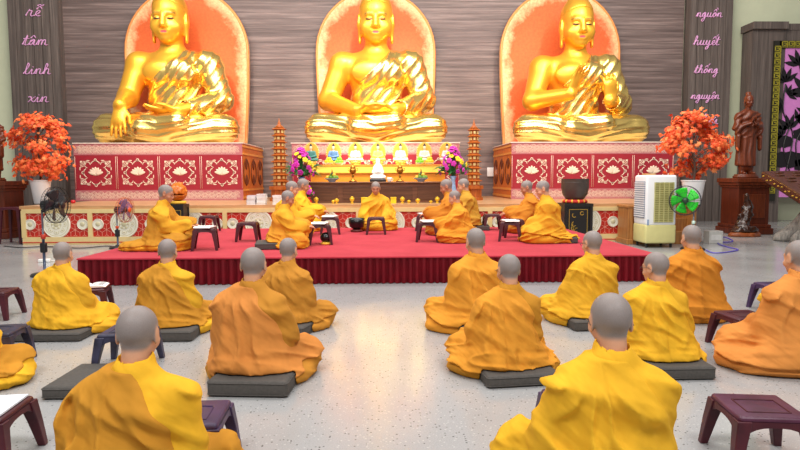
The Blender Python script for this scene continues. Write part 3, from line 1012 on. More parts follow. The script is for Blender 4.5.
# ------------------------------------------------------------------ the three great statues
def gold_mat(name, rgb, rough, metal=.9, paint=True):
    t = NT(name); c = lin(rgb)
    f = t.noise(t.coord(), 9, 3)
    col = t.ramp(f, [(.3, tuple(x * .88 for x in c[:3]) + (1,)), (.7, c)])
    if paint:
        a = t.node('ShaderNodeAttribute', attribute_name='feature'); b = t.node('ShaderNodeAttribute', attribute_name='lip')
        col = t.mix(a.outputs['Fac'], col, lin((60, 36, 20))); col = t.mix(b.outputs['Fac'], col, lin((190, 70, 80)))
        mm = t.node('ShaderNodeMath', operation='MAXIMUM'); t.l(a.outputs['Fac'], mm.inputs[0]); t.l(b.outputs['Fac'], mm.inputs[1])
        m2 = t.node('ShaderNodeMath', operation='MULTIPLY_ADD'); t.l(mm.outputs[0], m2.inputs[0])
        m2.inputs[1].default_value = -metal; m2.inputs[2].default_value = metal
        t.set(rough, metal, .5, col); t.l(m2.outputs[0], t.p.inputs['Metallic'])
    else: t.set(rough, metal, .5, col)
    return t.m
GSKIN = gold_mat('satin_gold', (255, 188, 62), .40, .70)
GROBE = gold_mat('polished_gold', (255, 220, 130), .27, .95, False)
GHAIR = gold_mat('hair_gold', (246, 180, 60), .4, .7, False)
HS = 1.25
def buddha_J(kind):
    J = dict(head=(0, .02, .757), R=rotm(0, -.13, 0))
    for s in (-1, 1):
        J['sh', s] = (s * .208, -.03, .49); J['el', s] = (s * .295, .0, .27)
        J['wr', s] = (s * .11, .235, .185); J['hd', s] = (-s, .12, -.02); J['up', s] = (0, .25, -1); J['cu', s] = .25
    if kind == 'touch':
        J['el', 1] = (.262, .03, .285); J['wr', 1] = (.215, .255, .215); J['hd', 1] = (-.02, .35, -1); J['up', 1] = (0, 1, .3); J['cu', 1] = .2
    if kind == 'teach':
        J['el', 1] = (.29, .06, .27); J['wr', 1] = (.10, .235, .29); J['hd', 1] = (-.35, .15, 1); J['up', 1] = (.5, -.8, 0); J['cu', 1] = .35
        J['el', -1] = (-.275, .05, .25); J['wr', -1] = (-.14, .235, .25); J['hd', -1] = (.05, .12, 1); J['up', -1] = (-.1, 1, 0); J['cu', -1] = .7
    return J
def b_parts(P, J):
    t = seg(P, (0, -.04, .12), (0, -.035, .27), .155, .120, (1.05, .8, 1))
    t = smin(t, seg(P, (0, -.035, .27), (0, -.03, .43), .118, .165, (1.1, .78, 1)), .05)
    t = smin(t, seg(P, (0, -.035, .54), (0, -.03, .47), .060, .11), .06)
    X = np.abs(P[:, 0]); QX = np.stack([X, P[:, 1], P[:, 2]], 1)
    t = smin(t, ell(QX, (.075, .085, .43), (.075, .03, .06)), .04)
    arms = {}
    for s in (-1, 1):
        a = seg(P, (s * .07, -.035, .50), J['sh', s], .062, .074)
        a = smin(a, seg(P, J['sh', s], J['el', s], .076, .060), .03)
        a = smin(a, seg(P, J['el', s], J['wr', s], .060, .036), .02)
        arms[s] = a
    lg = ell(P, (0, .02, .05), (.31, .24, .09))
    for s in (-1, 1):
        lg = smin(lg, seg(P, (s * .12, -.05, .10), (s * .335, .13, .088), .105, .078), .04)
        lg = smin(lg, seg(P, (s * .335, .13, .085), (-s * .10, .245, .085 + .03 * (s > 0)), .076, .055), .025)
    return t, arms, lg
def buddha(kind, label, x, y, z, SB, hold=0.0, bh=.0046):
    J = buddha_J(kind)
    o = thing('buddha_statue', label, 'statue', (x, y, z), PI, 'giant gold seated statues', SB)
    H0 = np.asarray(J['head'], F32)
    def head(P):
        Q = (P - H0) / HS
        d = head_sdf(Q, (0, 0, 0), J['R'], 1)
        Q = Q @ J['R']
        d = smin(d, ell(Q, (0, .012, -.040), (.073, .070, .076)), .02)
        X = np.abs(Q[:, 0]); QX = np.stack([X, Q[:, 1], Q[:, 2]], 1)
        d = smin(d, ell(QX, (.036, .058, -.05), (.030, .030, .034)), .025)
        d = smin(d, seg(Q, (0, .093, .012), (0, .104, -.036), .007, .011), .008)
        return HS * d
    def body(P):
        t, a, l = b_parts(P, J)
        d = smin(t, l, .04)
        nk = seg(P, (0, -.02, .53), (0, 0, .68), .070, .066)
        d = smin(d, nk, .022)
        d = smin(d, head(P), .012)
        for zz in (.585, .605): d = smin(d, seg(P, (-.02, .035, zz), (.02, .035, zz), .02, .02), .01)
        for s in (-1, 1):
            d = smin(d, a[s], .025)
            d = smin(d, hand_sdf(P, J['wr', s], J['hd', s], J['up', s], (-s if kind != 'touch' or s < 0 else -s), J['cu', s], 1.15), .012)
        for s in (-1, 1):   # upturned feet on the thighs
            d = smin(d, seg(P, (s * .05, .215, .135), (s * .20, .17, .155), .03, .026, (1, 1, .7)), .01)
        return np.maximum(d, .002 - P[:, 2])
    v, q = mesh_sdf(body, (-.48, -.28, 0), (.48, .46, 1.0), bh)
    Q = ((v.astype(F32) - H0) / HS) @ J['R']; X = np.abs(Q[:, 0])
    fr = Q[:, 1] > .06
    brow = (1 - sstep(np.abs(Q[:, 2] - .017 + 7 * (X - .030) ** 2), .0022, .0048)) * sstep(X, .010, .014) * (1 - sstep(X, .050, .054)) * fr
    eye = (1 - sstep(np.abs(Q[:, 2] + .011 - 5 * (X - .031) ** 2), .0032, .0056)) * (1 - sstep(np.abs(X - .031), .014, .018)) * fr
    lip = (1 - sstep(((Q[:, 0]) / .017) ** 2 + ((Q[:, 2] + .069) / .0065) ** 2, .7, 1.1)) * fr
    link('body', np_mesh('body', v, q, [GSKIN], {'feature': np.maximum(brow * .75, eye), 'lip': lip}), None, o)
    def robe(P):
        t, a, l = b_parts(P, J)
        w = vnoise(P * 7) * .05 + vnoise(P * 17 + 5) * .014
        ph = P[:, 0] * .80 + P[:, 2] * .62 + P[:, 1] * .25 + w
        f = np.sin(ph * 2 * PI / .052); f = np.where(f > 0, f, f * .4)
        ur = smin(t, a[-1], .015) - .009 - f * .0045
        dia = (P[:, 0] * .74 + (P[:, 2] - .475) * .68) + (w - .03) * .4
        ur = smax(ur, dia, .006)
        ur = smax(ur, .10 - P[:, 2], .01)
        R2 = np.sqrt((np.abs(P[:, 0]) - .33) ** 2 + (P[:, 1] - .1) ** 2)
        p2 = P[:, 2] * 1.1 + R2 * .30 + w * .8
        g = np.sin(p2 * 2 * PI / .040); g = np.where(g > 0, g, g * .4)
        lr = l - .008 - g * .004
        fe = smin(seg(P, (.05, .215, .135), (.20, .17, .155), .04, .036), seg(P, (-.05, .215, .135), (-.20, .17, .155), .04, .036), .01)
        lr = smax(lr, -fe, .01)
        d = smin(ur, lr, .02)
        # opening for the wrist of the draped arm
        d = smax(d, -seg(P, np.array(J['wr', -1]) * .85 + np.array(J['el', -1]) * .15, J['wr', -1], .045, .05), .008)
        return np.maximum(d, .001 - P[:, 2])
    v, q = mesh_sdf(robe, (-.48, -.30, 0), (.48, .46, .68), .0050)
    link('robe', np_mesh('robe', v, q, [GROBE]), None, o)['label'] = 'polished folded gold robe'
    def hair(P):
        Qh = ((P - H0) / HS) @ J['R']
        d = ell(Qh, (0, -.014, .034), (.081, .101, .098))
        d = smin(d, ell(Qh, (0, -.02, .13), (.042, .045, .035)), .03)
        pl = .042 + .0 * Qh[:, 0] - (Qh[:, 2] * .88 - Qh[:, 1] * .35 + np.abs(Qh[:, 0]) * .15)
        d = smax(d, pl, .004)
        nn = np.sin(Qh[:, 0] * 300) * np.sin(Qh[:, 1] * 300) * np.sin(Qh[:, 2] * 300)
        return HS * (d - nn * .0015)
    v, q = mesh_sdf(hair, (-.2, -.2, .6), (.2, .25, 1.05), .006)
    link('hair', np_mesh('hair', v, q, [GHAIR]), None, o)
    return o
BZ = PZ + .024
buddha('touch', 'left giant gold seated statue with one hand hanging over its knee', W(174, 120, 15.75).x, 15.75, BZ, 4.2)
buddha('lap', 'middle giant gold seated statue with both hands in its lap', W(376.5, 120, 15.75).x, 15.75, BZ, 4.2)
buddha('teach', 'right giant gold seated statue with both hands raised at its chest', W(574.5, 120, 15.75).x, 15.75, BZ, 4.05)

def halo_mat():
    t = NT('orange_lit_edge')
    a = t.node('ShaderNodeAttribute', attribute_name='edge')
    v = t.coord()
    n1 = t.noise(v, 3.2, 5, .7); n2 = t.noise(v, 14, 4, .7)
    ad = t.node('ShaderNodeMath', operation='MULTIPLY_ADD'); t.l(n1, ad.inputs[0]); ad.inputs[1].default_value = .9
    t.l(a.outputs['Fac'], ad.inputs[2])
    e = t.ramp(ad.outputs[0], [(.58, lin((250, 206, 150))), (.92, lin((230, 108, 52)))])  # light along the halo edge painted in as cream, fading inward to orange
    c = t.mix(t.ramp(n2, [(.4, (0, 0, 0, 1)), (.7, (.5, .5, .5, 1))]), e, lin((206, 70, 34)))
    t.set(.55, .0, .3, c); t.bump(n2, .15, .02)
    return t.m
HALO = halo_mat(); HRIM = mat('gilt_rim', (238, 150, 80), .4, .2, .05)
def halo(label, pxl, pxr):
    y = 16.9
    a, b = W(pxl, 60, y), W(pxr, 60, y)
    o = thing('halo_panel', label, 'halo', ((a.x + b.x) / 2, y, BZ + .001), 0, 'tall arched halos behind the statues')
    hw = (b.x - a.x) / 2; zc = W(187, 52, y).z - BZ
    def outline(ins):
        p = []
        for k in range(9):
            t = k / 8; p.append(((hw * (.93 + .07 * math.sin(t * PI / 2))) - ins, t * zc))
        for k in range(1, 24):
            an = PI * k / 24; p.append(((hw - ins) * math.cos(an), zc + (hw - ins) * 1.02 * math.sin(an)))
        for k in range(8, -1, -1):
            t = k / 8; p.append((-(hw * (.93 + .07 * math.sin(t * PI / 2))) + ins, t * zc))
        return p
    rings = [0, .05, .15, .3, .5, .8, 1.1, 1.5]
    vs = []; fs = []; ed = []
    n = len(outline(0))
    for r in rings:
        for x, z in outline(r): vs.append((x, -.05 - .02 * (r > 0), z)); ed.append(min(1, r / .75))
    for i in range(len(rings) - 1):
        for k in range(n - 1): fs.append((i * n + k, (i + 1) * n + k, (i + 1) * n + k + 1, i * n + k + 1)[::-1])
    L = len(rings) - 1; fs.append(tuple(L * n + k for k in range(n))[::-1])
    b0 = len(vs)
    for x, z in outline(0): vs.append((x, .12, z)); ed.append(0)
    for k in range(n - 1): fs.append((k, k + 1, b0 + k + 1, b0 + k)[::-1])
    fs.append(tuple(b0 + k for k in range(n)))
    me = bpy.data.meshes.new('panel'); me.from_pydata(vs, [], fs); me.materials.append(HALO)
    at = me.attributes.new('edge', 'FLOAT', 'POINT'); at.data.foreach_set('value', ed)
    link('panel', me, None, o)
    m = MB(); m.tube([(x, -.05, z) for x, z in outline(.02)], .035, 8); m.build('rim', HRIM, o, True)
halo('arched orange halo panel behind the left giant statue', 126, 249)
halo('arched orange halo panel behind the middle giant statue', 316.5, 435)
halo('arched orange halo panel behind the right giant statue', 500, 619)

# ------------------------------------------------------------------ altar in the middle
AW = wood('altar_brown', (84, 52, 38), (132, 88, 66), 2, 0, .35, .05)
AG = mat('altar_gold', (255, 214, 84), .5, .1, .04)
AO = mat('altar_orange', (240, 150, 40), .4, .2, .05)
ax0, ax1 = W(303, 190, 12.6).x, W(452, 190, 12.6).x; axc = (ax0 + ax1) / 2
al = thing('altar_table', 'dark brown wooden altar table in front of the golden tier below the middle statue', 'altar', (axc, 12.6, DZ))
aw = ax1 - ax0
MB().box((0, .45, .205), (aw, .9, .41)).build('cabinet', AW, al, bevel=.01)
MB().box((0, .43, .425), (aw + .08, .96, .03)).build('table_top', wood('altar_top', (104, 70, 52), (150, 108, 84), 2, 0, .25, .03), al, bevel=.008)
m = MB()
for k in range(4): m.box((-aw / 2 + aw * (k + .5) / 4, -.006, .2), (aw / 4 - .1, .014, .27))
m.build('front_moulding', wood('altar_mould', (72, 44, 32), (112, 74, 54), 2, 0, .35, .05), al, bevel=.004)
al = thing('altar_tier', 'golden upper altar tier carrying the row of small haloed figurines', 'altar', (axc, 12.66, DZ))
MB().box((0, 1.15, .31), (aw - .1, .46, .62)).build('tier_base', AO, al)
MB().box((0, .91, .52), (aw - .1, .03, .18)).build('tier_front', AO, al)
MB().box((0, 1.12, .72), (aw - .1, .5, .195)).build('golden_tier', AG, al)
m = MB(); 
for zz in (.64, .81): m.box((0, .865, zz), (aw - .06, .03, .022))
m.build('gold_moulding', mat('gold_moulding', (236, 160, 60), .35), al)
TZ = DZ + .44; UZ = DZ + .8175; UY = 12.66 + 1.1
# seven small seated figures with haloes
PORC = mat('painted_face', (244, 214, 180), .5)
HALG = mat('halo_gold', (250, 200, 110), .3, .5, .05)
def figurine(label, px, robe_rgb, rn):
    p = W(px, 160, UY)
    o = thing('seated_figurine', label, 'figurine', (p.x, UY, UZ), PI, 'row of seven haloed figurines on the altar')
    m = MB(); m.lathe([(.10, 0), (.115, .02), (.09, .045), (.12, .07), (.10, .085)], 20); 
    for k in range(10):
        a = 2 * PI * k / 10; m.ell((math.cos(a) * .1, math.sin(a) * .1, .06), (.032, .032, .026), 8, 5)
    m.build('lotus_base', HALG, o, True)
    def f(P):
        Q = (P - V3(0, 0, .085)) / .42
        d = seg(Q, (0, -.03, .15), (0, -.02, .46), .16, .14, (1.1, .8, 1))
        for s in (-1, 1):
            d = smin(d, seg(Q, (s * .18, -.02, .5), (s * .25, .02, .28), .07, .065), .04)
            d = smin(d, seg(Q, (s * .25, .02, .28), (s * .03, .22, .22), .06, .045), .03)
            d = smin(d, seg(Q, (s * .1, 0, .1), (s * .33, .14, .09), .1, .08), .05)
            d = smin(d, seg(Q, (s * .33, .14, .09), (0, .24, .08), .08, .06), .04)
        d = d - np.sin((Q[:, 2] + Q[:, 0] * .5) * 110) * .004
        return np.maximum(d, -Q[:, 2]) * .42
    if 'fig' not in _body:
        v, q = mesh_sdf(f, (-.2, -.1, .07), (.2, .16, .36), .006); _body['fig'] = (v, q)
        def g(P):
            Q = (P - V3(0, .005, .395)) / .40
            return np.minimum(.4 * head_sdf(Q, (0, 0, 0), rotm(0, -.1, 0)), seg(P, (0, 0, .31), (0, 0, .37), .026, .024))
        _body['figh'] = mesh_sdf(g, (-.06, -.06, .3), (.06, .07, .47), .0035)
    v, q = _body['fig']; link('robe', np_mesh('robe', v, q, [mat('figurine_' + rn, robe_rgb, .45)]), None, o)
    v, q = _body['figh']; link('head', np_mesh('head', v, q, [PORC]), None, o)
    m = MB(); m.ell((0, -.004, .435), (.034, .042, .030), 12, 8); m.ell((0, -.006, .468), (.018, .018, .018), 10, 6)
    m.build('hair', mat('black_hair', (28, 30, 44), .5), o, True)
    h = MB(); M = Matrix.Translation((0, -.09, .28)) @ Matrix(((1, 0, 0, 0), (0, 0, 1, 0), (0, 1, 0, 0), (0, 0, 0, 1)))
    h.lathe([(.001, 0), (.16, 0), (.165, .01), (.16, .02), (.001, .02)], 28, M=M, sy=1.35, caps=False)
    hh = h.build('halo', mat('halo_panel_gold', (232, 176, 70), .4, .3), o, 'auto')
    r = MB()
    for k in range(26):
        a = 2 * PI * k / 26
        r.ell((.165 * math.cos(a), -.082, .28 + .222 * math.sin(a)), (.022, .014, .022), 8, 5)
    r.build('halo_rim', HALG, o, True)
for px, rgb, rn, lb in ((311, (70, 130, 122), 'teal', 'teal robed small haloed figurine, first from the left in the altar row'),
        (333.5, (96, 132, 176), 'blue', 'blue robed small haloed figurine above the left fruit dish'),
        (355.5, (240, 214, 206), 'rose', 'pale pink small haloed figurine just above the left censer'),
        (378, (250, 210, 110), 'gold', 'golden small haloed figurine right behind the white porcelain statue'),
        (400.5, (246, 238, 220), 'white', 'cream white small haloed figurine just above the right censer'),
        (424.5, (226, 208, 190), 'beige', 'beige small haloed figurine above the right fruit dish'),
        (447, (214, 196, 190), 'mauve', 'mauve grey small haloed figurine behind the right bouquet, last in the row')):
    figurine(lb, px, rgb, rn)
WHT = mat('white_porcelain', (248, 246, 242), .25, 0, .02)
def offering(label, px, rgb, leaf):
    p = W(px, 163, 13.45)
    o = thing('fruit_pile', label, 'offering', (p.x, 13.60, UZ), 0, 'fruit piles in front of the figurines')
    m = MB(); m.lathe([(.04, 0), (.05, .01), (.10, .035), (.105, .04), (.09, .035), (.03, .02)], 16); m.build('dish', WHT, o, True)
    rnd = random.Random(px); f = mat('fruit_' + leaf, rgb, .4)
    for k in range(9):
        a = 2 * PI * k / 6; r = .055 if k < 6 else .025
        MB().ell((r * math.cos(a), r * math.sin(a), .075 + .06 * (k > 5)), (.042, .042, .042), 10, 7).build('fruit', f, o, True)
offering('pile of yellow fruit before the blue robed figurine', 328, (255, 196, 30), 'yellow')
offering('pile of green fruit before the blue robed figurine', 338.5, (130, 200, 40), 'green')
offering('pile of green fruit before the beige figurine on the right', 420, (150, 200, 50), 'green')
offering('pile of yellow fruit before the beige figurine on the right', 430, (250, 200, 60), 'yellow')

# white porcelain standing-robed figure on a dark foot
p = W(378, 180, 12.98)
o = thing('porcelain_statue', 'white porcelain seated figure on a dark foot in the centre of the altar', 'statue', (p.x, 13.0, TZ))
MB().rbox((0, 0, .03), (.36, .22, .06), .02).build('foot', mat('ebony', (36, 30, 32), .4), o, True)
MB().lathe([(.10, .058), (.16, .075), (.15, .10), (.12, .12), (.02, .12)], 24, sy=.65).build('lotus_base', WHT, o, True)
def f(P):
    d = seg(P, (0, 0, .10), (0, 0, .30), .10, .07, (1, .75, 1))
    for s in (-1, 1):
        d = smin(d, seg(P, (s * .06, 0, .32), (s * .095, -.02, .2), .036, .034), .03)
        d = smin(d, seg(P, (s * .095, -.02, .2), (s * .0, -.085, .22), .032, .024), .02)
        d = smin(d, seg(P, (s * .04, 0, .1), (s * .125, -.05, .1), .055, .045), .03)
    d = smin(d, seg(P, (0, 0, .34), (0, 0, .39), .026, .024), .02)
    d = smin(d, .34 * head_sdf((P - V3(0, -.004, .425)) / .34, (0, 0, 0), rotm(PI, 0, 0)), .008)
    d = smin(d, seg(P, (0, .02, .47), (0, .03, .30), .044, .06), .03)
    d = d - np.sin((P[:, 2] + P[:, 0] * .6) * 190) * .0025
    return np.maximum(d, .058 - P[:, 2])
v, q = mesh_sdf(f, (-.2, -.15, .05), (.2, .15, .54), .0055); link('figure', np_mesh('figure', v, q, [WHT]), None, o)
# censers, fruit dishes, cups
BRZ = mat('bronze', (176, 120, 44), .3, .85, .1)
def censer(label, px):
    p = W(px, 188, 12.85)
    o = thing('bronze_censer', label, 'censer', (p.x, 12.86, TZ), 0, 'bronze altar censers')
    MB().lathe([(.085, 0), (.085, .02), (.05, .04), (.022, .08), (.03, .11), (.02, .14), (.02, .17)], 18).build('stem', BRZ, o, True)
    MB().lathe([(.02, .17), (.06, .19), (.078, .235), (.066, .275), (.05, .285)], 18).build('bowl', BRZ, o, True)
    MB().lathe([(.06, .285), (.055, .31), (.03, .345), (.012, .36), (.018, .38), (.004, .41)], 18).build('lid', BRZ, o, True)
    for s in (-1, 1):
        MB().tube([(s * .07, 0, .22), (s * .105, 0, .25), (s * .1, 0, .29), (s * .07, 0, .27)], .009, 6).build('handle', BRZ, o, True)
censer('bronze lidded censer left of the white porcelain figure', 353)
censer('bronze lidded censer right of the white porcelain figure', 400)
def dish(label, px, seed):
    p = W(px, 186, 12.8)
    o = thing('fruit_dish', label, 'dish', (p.x, 12.83, TZ), 0, 'porcelain fruit dishes on the altar')
    MB().lathe([(.07, 0), (.075, .02), (.11, .045), (.165, .07), (.17, .075), (.155, .07), (.06, .035)], 24).build('bowl', mat('blue_white_porcelain', (196, 206, 226), .3, 0, .2, 20), o, True)
    rnd = random.Random(seed)
    for k in range(10):
        a = 2 * PI * k / 7; r = .1 if k < 7 else .045; g = k % 3
        c = [(110, 150, 40), (210, 180, 50), (86, 130, 40)][g]
        MB().ell((r * math.cos(a), r * math.sin(a), .095 + .05 * (k > 6)), (.045, .045, .042), 10, 7).build('fruit', mat('dish_fruit_%d' % g, c, .4), o, True)
    m = MB(); m.tube([(0, 0, .16), (.005, 0, .20), (0, 0, .27)], [.03, .018, .004], 8); m.build('stalk', mat('dark_stalk', (70, 60, 34), .7), o, True)
dish('blue and white dish of green fruit on the left of the altar', 332, 1)
dish('blue and white dish of green fruit on the right of the altar', 421, 2)
for px, h, lb in ((316, .14, 'below the left bouquet'), (333, .08, 'low one left of centre'), (336.5, .11, 'taller one left of centre'), (352, .15, 'below the left censer'),
              (402.5, .14, 'right of the right yellow box'), (409, .07, 'third from the right yellow box'), (418, .10, 'below the right fruit dish'), (431, .06, 'small one left of the tall right cup'), (437.5, .14, 'beside the right kneeling trio')):
    p = W(px, 203, 12.2)
    o = thing('brass_cup', 'little yellow brass cup on the dais edge, ' + lb, 'cup', (p.x, 12.25, DZ), 0, 'brass cups on the dais edge')
    r = .05 if h > .09 else .04
    MB().lathe([(r * .7, 0), (r * .75, .01), (r * .35, h * .25), (r * .9, h * .45), (r, h * .75), (r * .8, h * .8)], 14).build('bowl', mat('cup_brass', (236, 190, 50), .35, .4), o, True)
    MB().lathe([(r * .8, h * .8), (r * .5, h * .92), (.006, h)], 14).build('lid', mat('cup_brass', (236, 190, 50), .35, .4), o, True)
for px, lb in ((364, 'left'), (393.5, 'right')):
    p = W(px, 203, 12.2)
    o = thing('yellow_box', 'small bright yellow box on the dais %s of the facing monk' % lb, 'box', (p.x, 12.3, DZ), 0, 'yellow boxes on the dais')
    MB().box((0, 0, .055), (.115, .1, .11)).build('carton', mat('yellow_carton', (250, 200, 20), .5), o, bevel=.004)
    MB().box((0, 0, .117), (.122, .107, .02)).build('lid', mat('yellow_carton', (250, 200, 20), .5), o, bevel=.004)
o = thing('tea_cup', 'small white cup at the right foot of the porcelain figure', 'cup', (W(389.5, 188, 12.75).x, 12.75, TZ))
MB().lathe([(.03, 0), (.035, .012), (.05, .06), (.055, .09), (.048, .088), (.03, .02)], 18).build('bowl', WHT, o, True)
MB().tube([(.05, 0, .07), (.075, 0, .06), (.07, 0, .03), (.04, 0, .02)], .006, 6).build('handle', WHT, o, True)

# flower arrangements
def bouquet(label, px, pytop, pybase, Y, wpx, vase_rgb, zb, seed, small=False):
    p = W(px, pybase, Y); top = W(px, pytop, Y).z - zb; r = wpx * Y / FPX / 2
    o = thing('flower_vase', label, 'flowers', (p.x, Y, zb), 0, 'vases of orchids')
    vh = max(.1, p.z - zb); rnd = random.Random(seed)
    vm = mat('vase_%d' % seed, vase_rgb, .25, 0, .2, 14)
    MB().lathe([(.06, 0), (.075, .02), (.085, vh * .35), (.05, vh * .7), (.045, vh * .85), (.075, vh), (.065, vh)], 18).build('vase', vm, o, True)
    lf = MB(); gm = mat('orchid_leaf', (46, 110, 50), .5, 0, .25, 5)
    n = 10 if small else 26
    for k in range(n):
        a = rnd.uniform(0, 2 * PI); L = r * rnd.uniform(.85, 1.35); rise = rnd.uniform(-.35, .3) * r
        pts = []; 
        dx, dy = math.cos(a), math.sin(a) * .6
        z0 = vh + .03
        P_ = [(dx * L * t, dy * L * t, z0 + rise * t + .35 * L * math.sin(t * PI * .8)) for t in (0, .35, .7, 1)]
        lf.tube(P_, [.012, .05, .04, .003], 6, flat=.25)
    lf.build('leaves', gm, o, True)
    sm = MB()
    cols = [((206, 40, 170), 'magenta'), ((216, 70, 190), 'pink'), ((250, 214, 40), 'yellow'), ((180, 30, 150), 'purple')]
    H = top - vh; N = 12 if small else 44
    for k in range(N):
        t = (k + .5) / N; rr = r * (1 - t) ** .7 * 1.0 * (.4 + .6 * rnd.random() ** .4)
        a = k * 2.399 + rnd.uniform(-.3, .3); z = vh + .06 + (H - .08) * t
        c = Vector((rr * math.cos(a), rr * .75 * math.sin(a), z))
        sm.tube([(0, 0, vh), c], .006, 4)
        q = MB(); s = (.042 if small else .052) * rnd.uniform(.8, 1.15)
        d = Vector((c.x, c.y - .15 * r, (z - vh - H * .35) * .6)).normalized()
        R = d.to_track_quat('Z', 'Y').to_matrix().to_4x4()
        for j in range(5):
            b = 2 * PI * j / 5
            q.ell((math.cos(b) * s * .62, math.sin(b) * s * .62, .01), (s * .55, s * .55, s * .2), 8, 5, M=Matrix.Translation(c) @ R)
        q.ell((0, 0, .02), (s * .25, s * .25, s * .3), 6, 4, M=Matrix.Translation(c) @ R)
        rgb, nm = cols[2] if (k % 5 == 3 and t < .8) else cols[(0, 1, 3, 0)[k % 4]]
        q.build('blossom', mat('blossom_' + nm, rgb, .6), o, True)
    sm.build('stems', gm, o)
bouquet('tall bouquet of magenta orchids on the left of the altar', 301.5, 147, 177, 12.25, 34, (90, 120, 180), DZ, 11)
bouquet('tall bouquet of magenta orchids in a blue vase on the right of the altar', 453, 146, 176, 12.25, 34, (150, 180, 220), DZ, 12)
bouquet('small low posy of pink flowers beside the left trio of monks', 308, 185, 197, 12.05, 12, (200, 40, 40), DZ, 13, True)

# nine-tiered wooden pagodas
PGW = wood('pagoda_wood', (138, 64, 18), (200, 108, 38), 3, 2, .4, .08); PGD = mat('pagoda_dark', (120, 56, 18), .5); PGG = mat('pagoda_gilt', (250, 222, 150), .4, .3)
def pagoda(label, px, Y, ztip_py, wpx):
    p = W(px, 199, Y); H = W(px, ztip_py, Y).z - DZ; w = wpx * Y / FPX
    o = thing('wooden_pagoda', label, 'pagoda', (p.x, Y, DZ), 0, 'tiered pagoda towers beside the altar')
    m = MB()
    oct_ = lambda r, a=PI / 8: [(r * math.cos(a + PI / 4 * k), r * math.sin(a + PI / 4 * k)) for k in range(8)]
    m.prism(oct_(w * .54), 0, .07); m.prism(oct_(w * .46), .07, .26); m.prism(oct_(w * .56), .26, .34)
    m.build('base', PGW, o, bevel=.005)
    z = .34; n = 9; hh = (H - .34 - .22) / n
    for k in range(n):
        r = w * (.43 - .014 * k)
        t = MB(); t.prism(oct_(r * .78), z, z + hh); body = t.build('tier', PGW, o)
        g = MB()
        for j in range(8):
            a = PI / 4 * j + PI / 4 * .0
            g.box((math.cos(a) * r * .725, math.sin(a) * r * .725, z + hh * .38), (.02, r * .34, hh * .42), rz=a)
        g.build('niche', PGG, body)
        t = MB(); t.lathe([(r * .8, z + hh * .66), (r * 1.16, z + hh * .70), (r * 1.18, z + hh * .76), (r * .9, z + hh * .9), (r * .7, z + hh)], 8, M=Matrix.Rotation(PI / 8, 4, 'Z'))
        t.build('roof', PGW, o)
        z += hh
    MB().lathe([(w * .26, z), (w * .12, z + .05), (.03, z + .08), (.035, z + .11), (.014, z + .14), (.004, z + .22)], 10).build('finial', PGW, o, True)
pagoda('tiered wooden pagoda tower left of the altar', 280.5, 13.9, 118, 20)
pagoda('tiered wooden pagoda tower right of the altar', 473.5, 13.9, 119, 18)

# stacks of scripture books on the dais
CV = [mat('book_cover_pale', (226, 222, 224), .5, 0, .03), mat('book_cover_grey', (196, 192, 206), .5, 0, .03)]
rnd = random.Random(3)
PG = mat('page_white', (246, 244, 240), .7, 0, .02)
for sx, n, lb, col in ((252, 7, 'left', 1), (261.5, 8, 'middle', 0), (277.5, 7, 'right', 0)):
    p = W(sx, 204, 12.0)
    for k in range(n):
        pos = 'bottom book' if k == 0 else 'top book' if k == n - 1 else '%s book up' % ['', 'second', 'third', 'fourth', 'fifth', 'sixth', 'seventh'][k]
        o = thing('scripture_book', '%s of the %s white book stack on the dais' % (pos, lb), 'book', (p.x + rnd.uniform(-.006, .006), 12.05 + rnd.uniform(-.008, .008), DZ + .0262 * k), rnd.uniform(-.05, .05), 'stacked scripture books')
        m = MB(); m.box((0, 0, .002), (.175, .24, .004)); m.box((0, 0, .0235), (.175, .24, .004)); m.box((-.0855, 0, .0128), (.004, .24, .0254))
        m.build('cover', CV[col], o)
        MB().box((.001, 0, .0128), (.165, .232, .0175)).build('pages', PG, o)
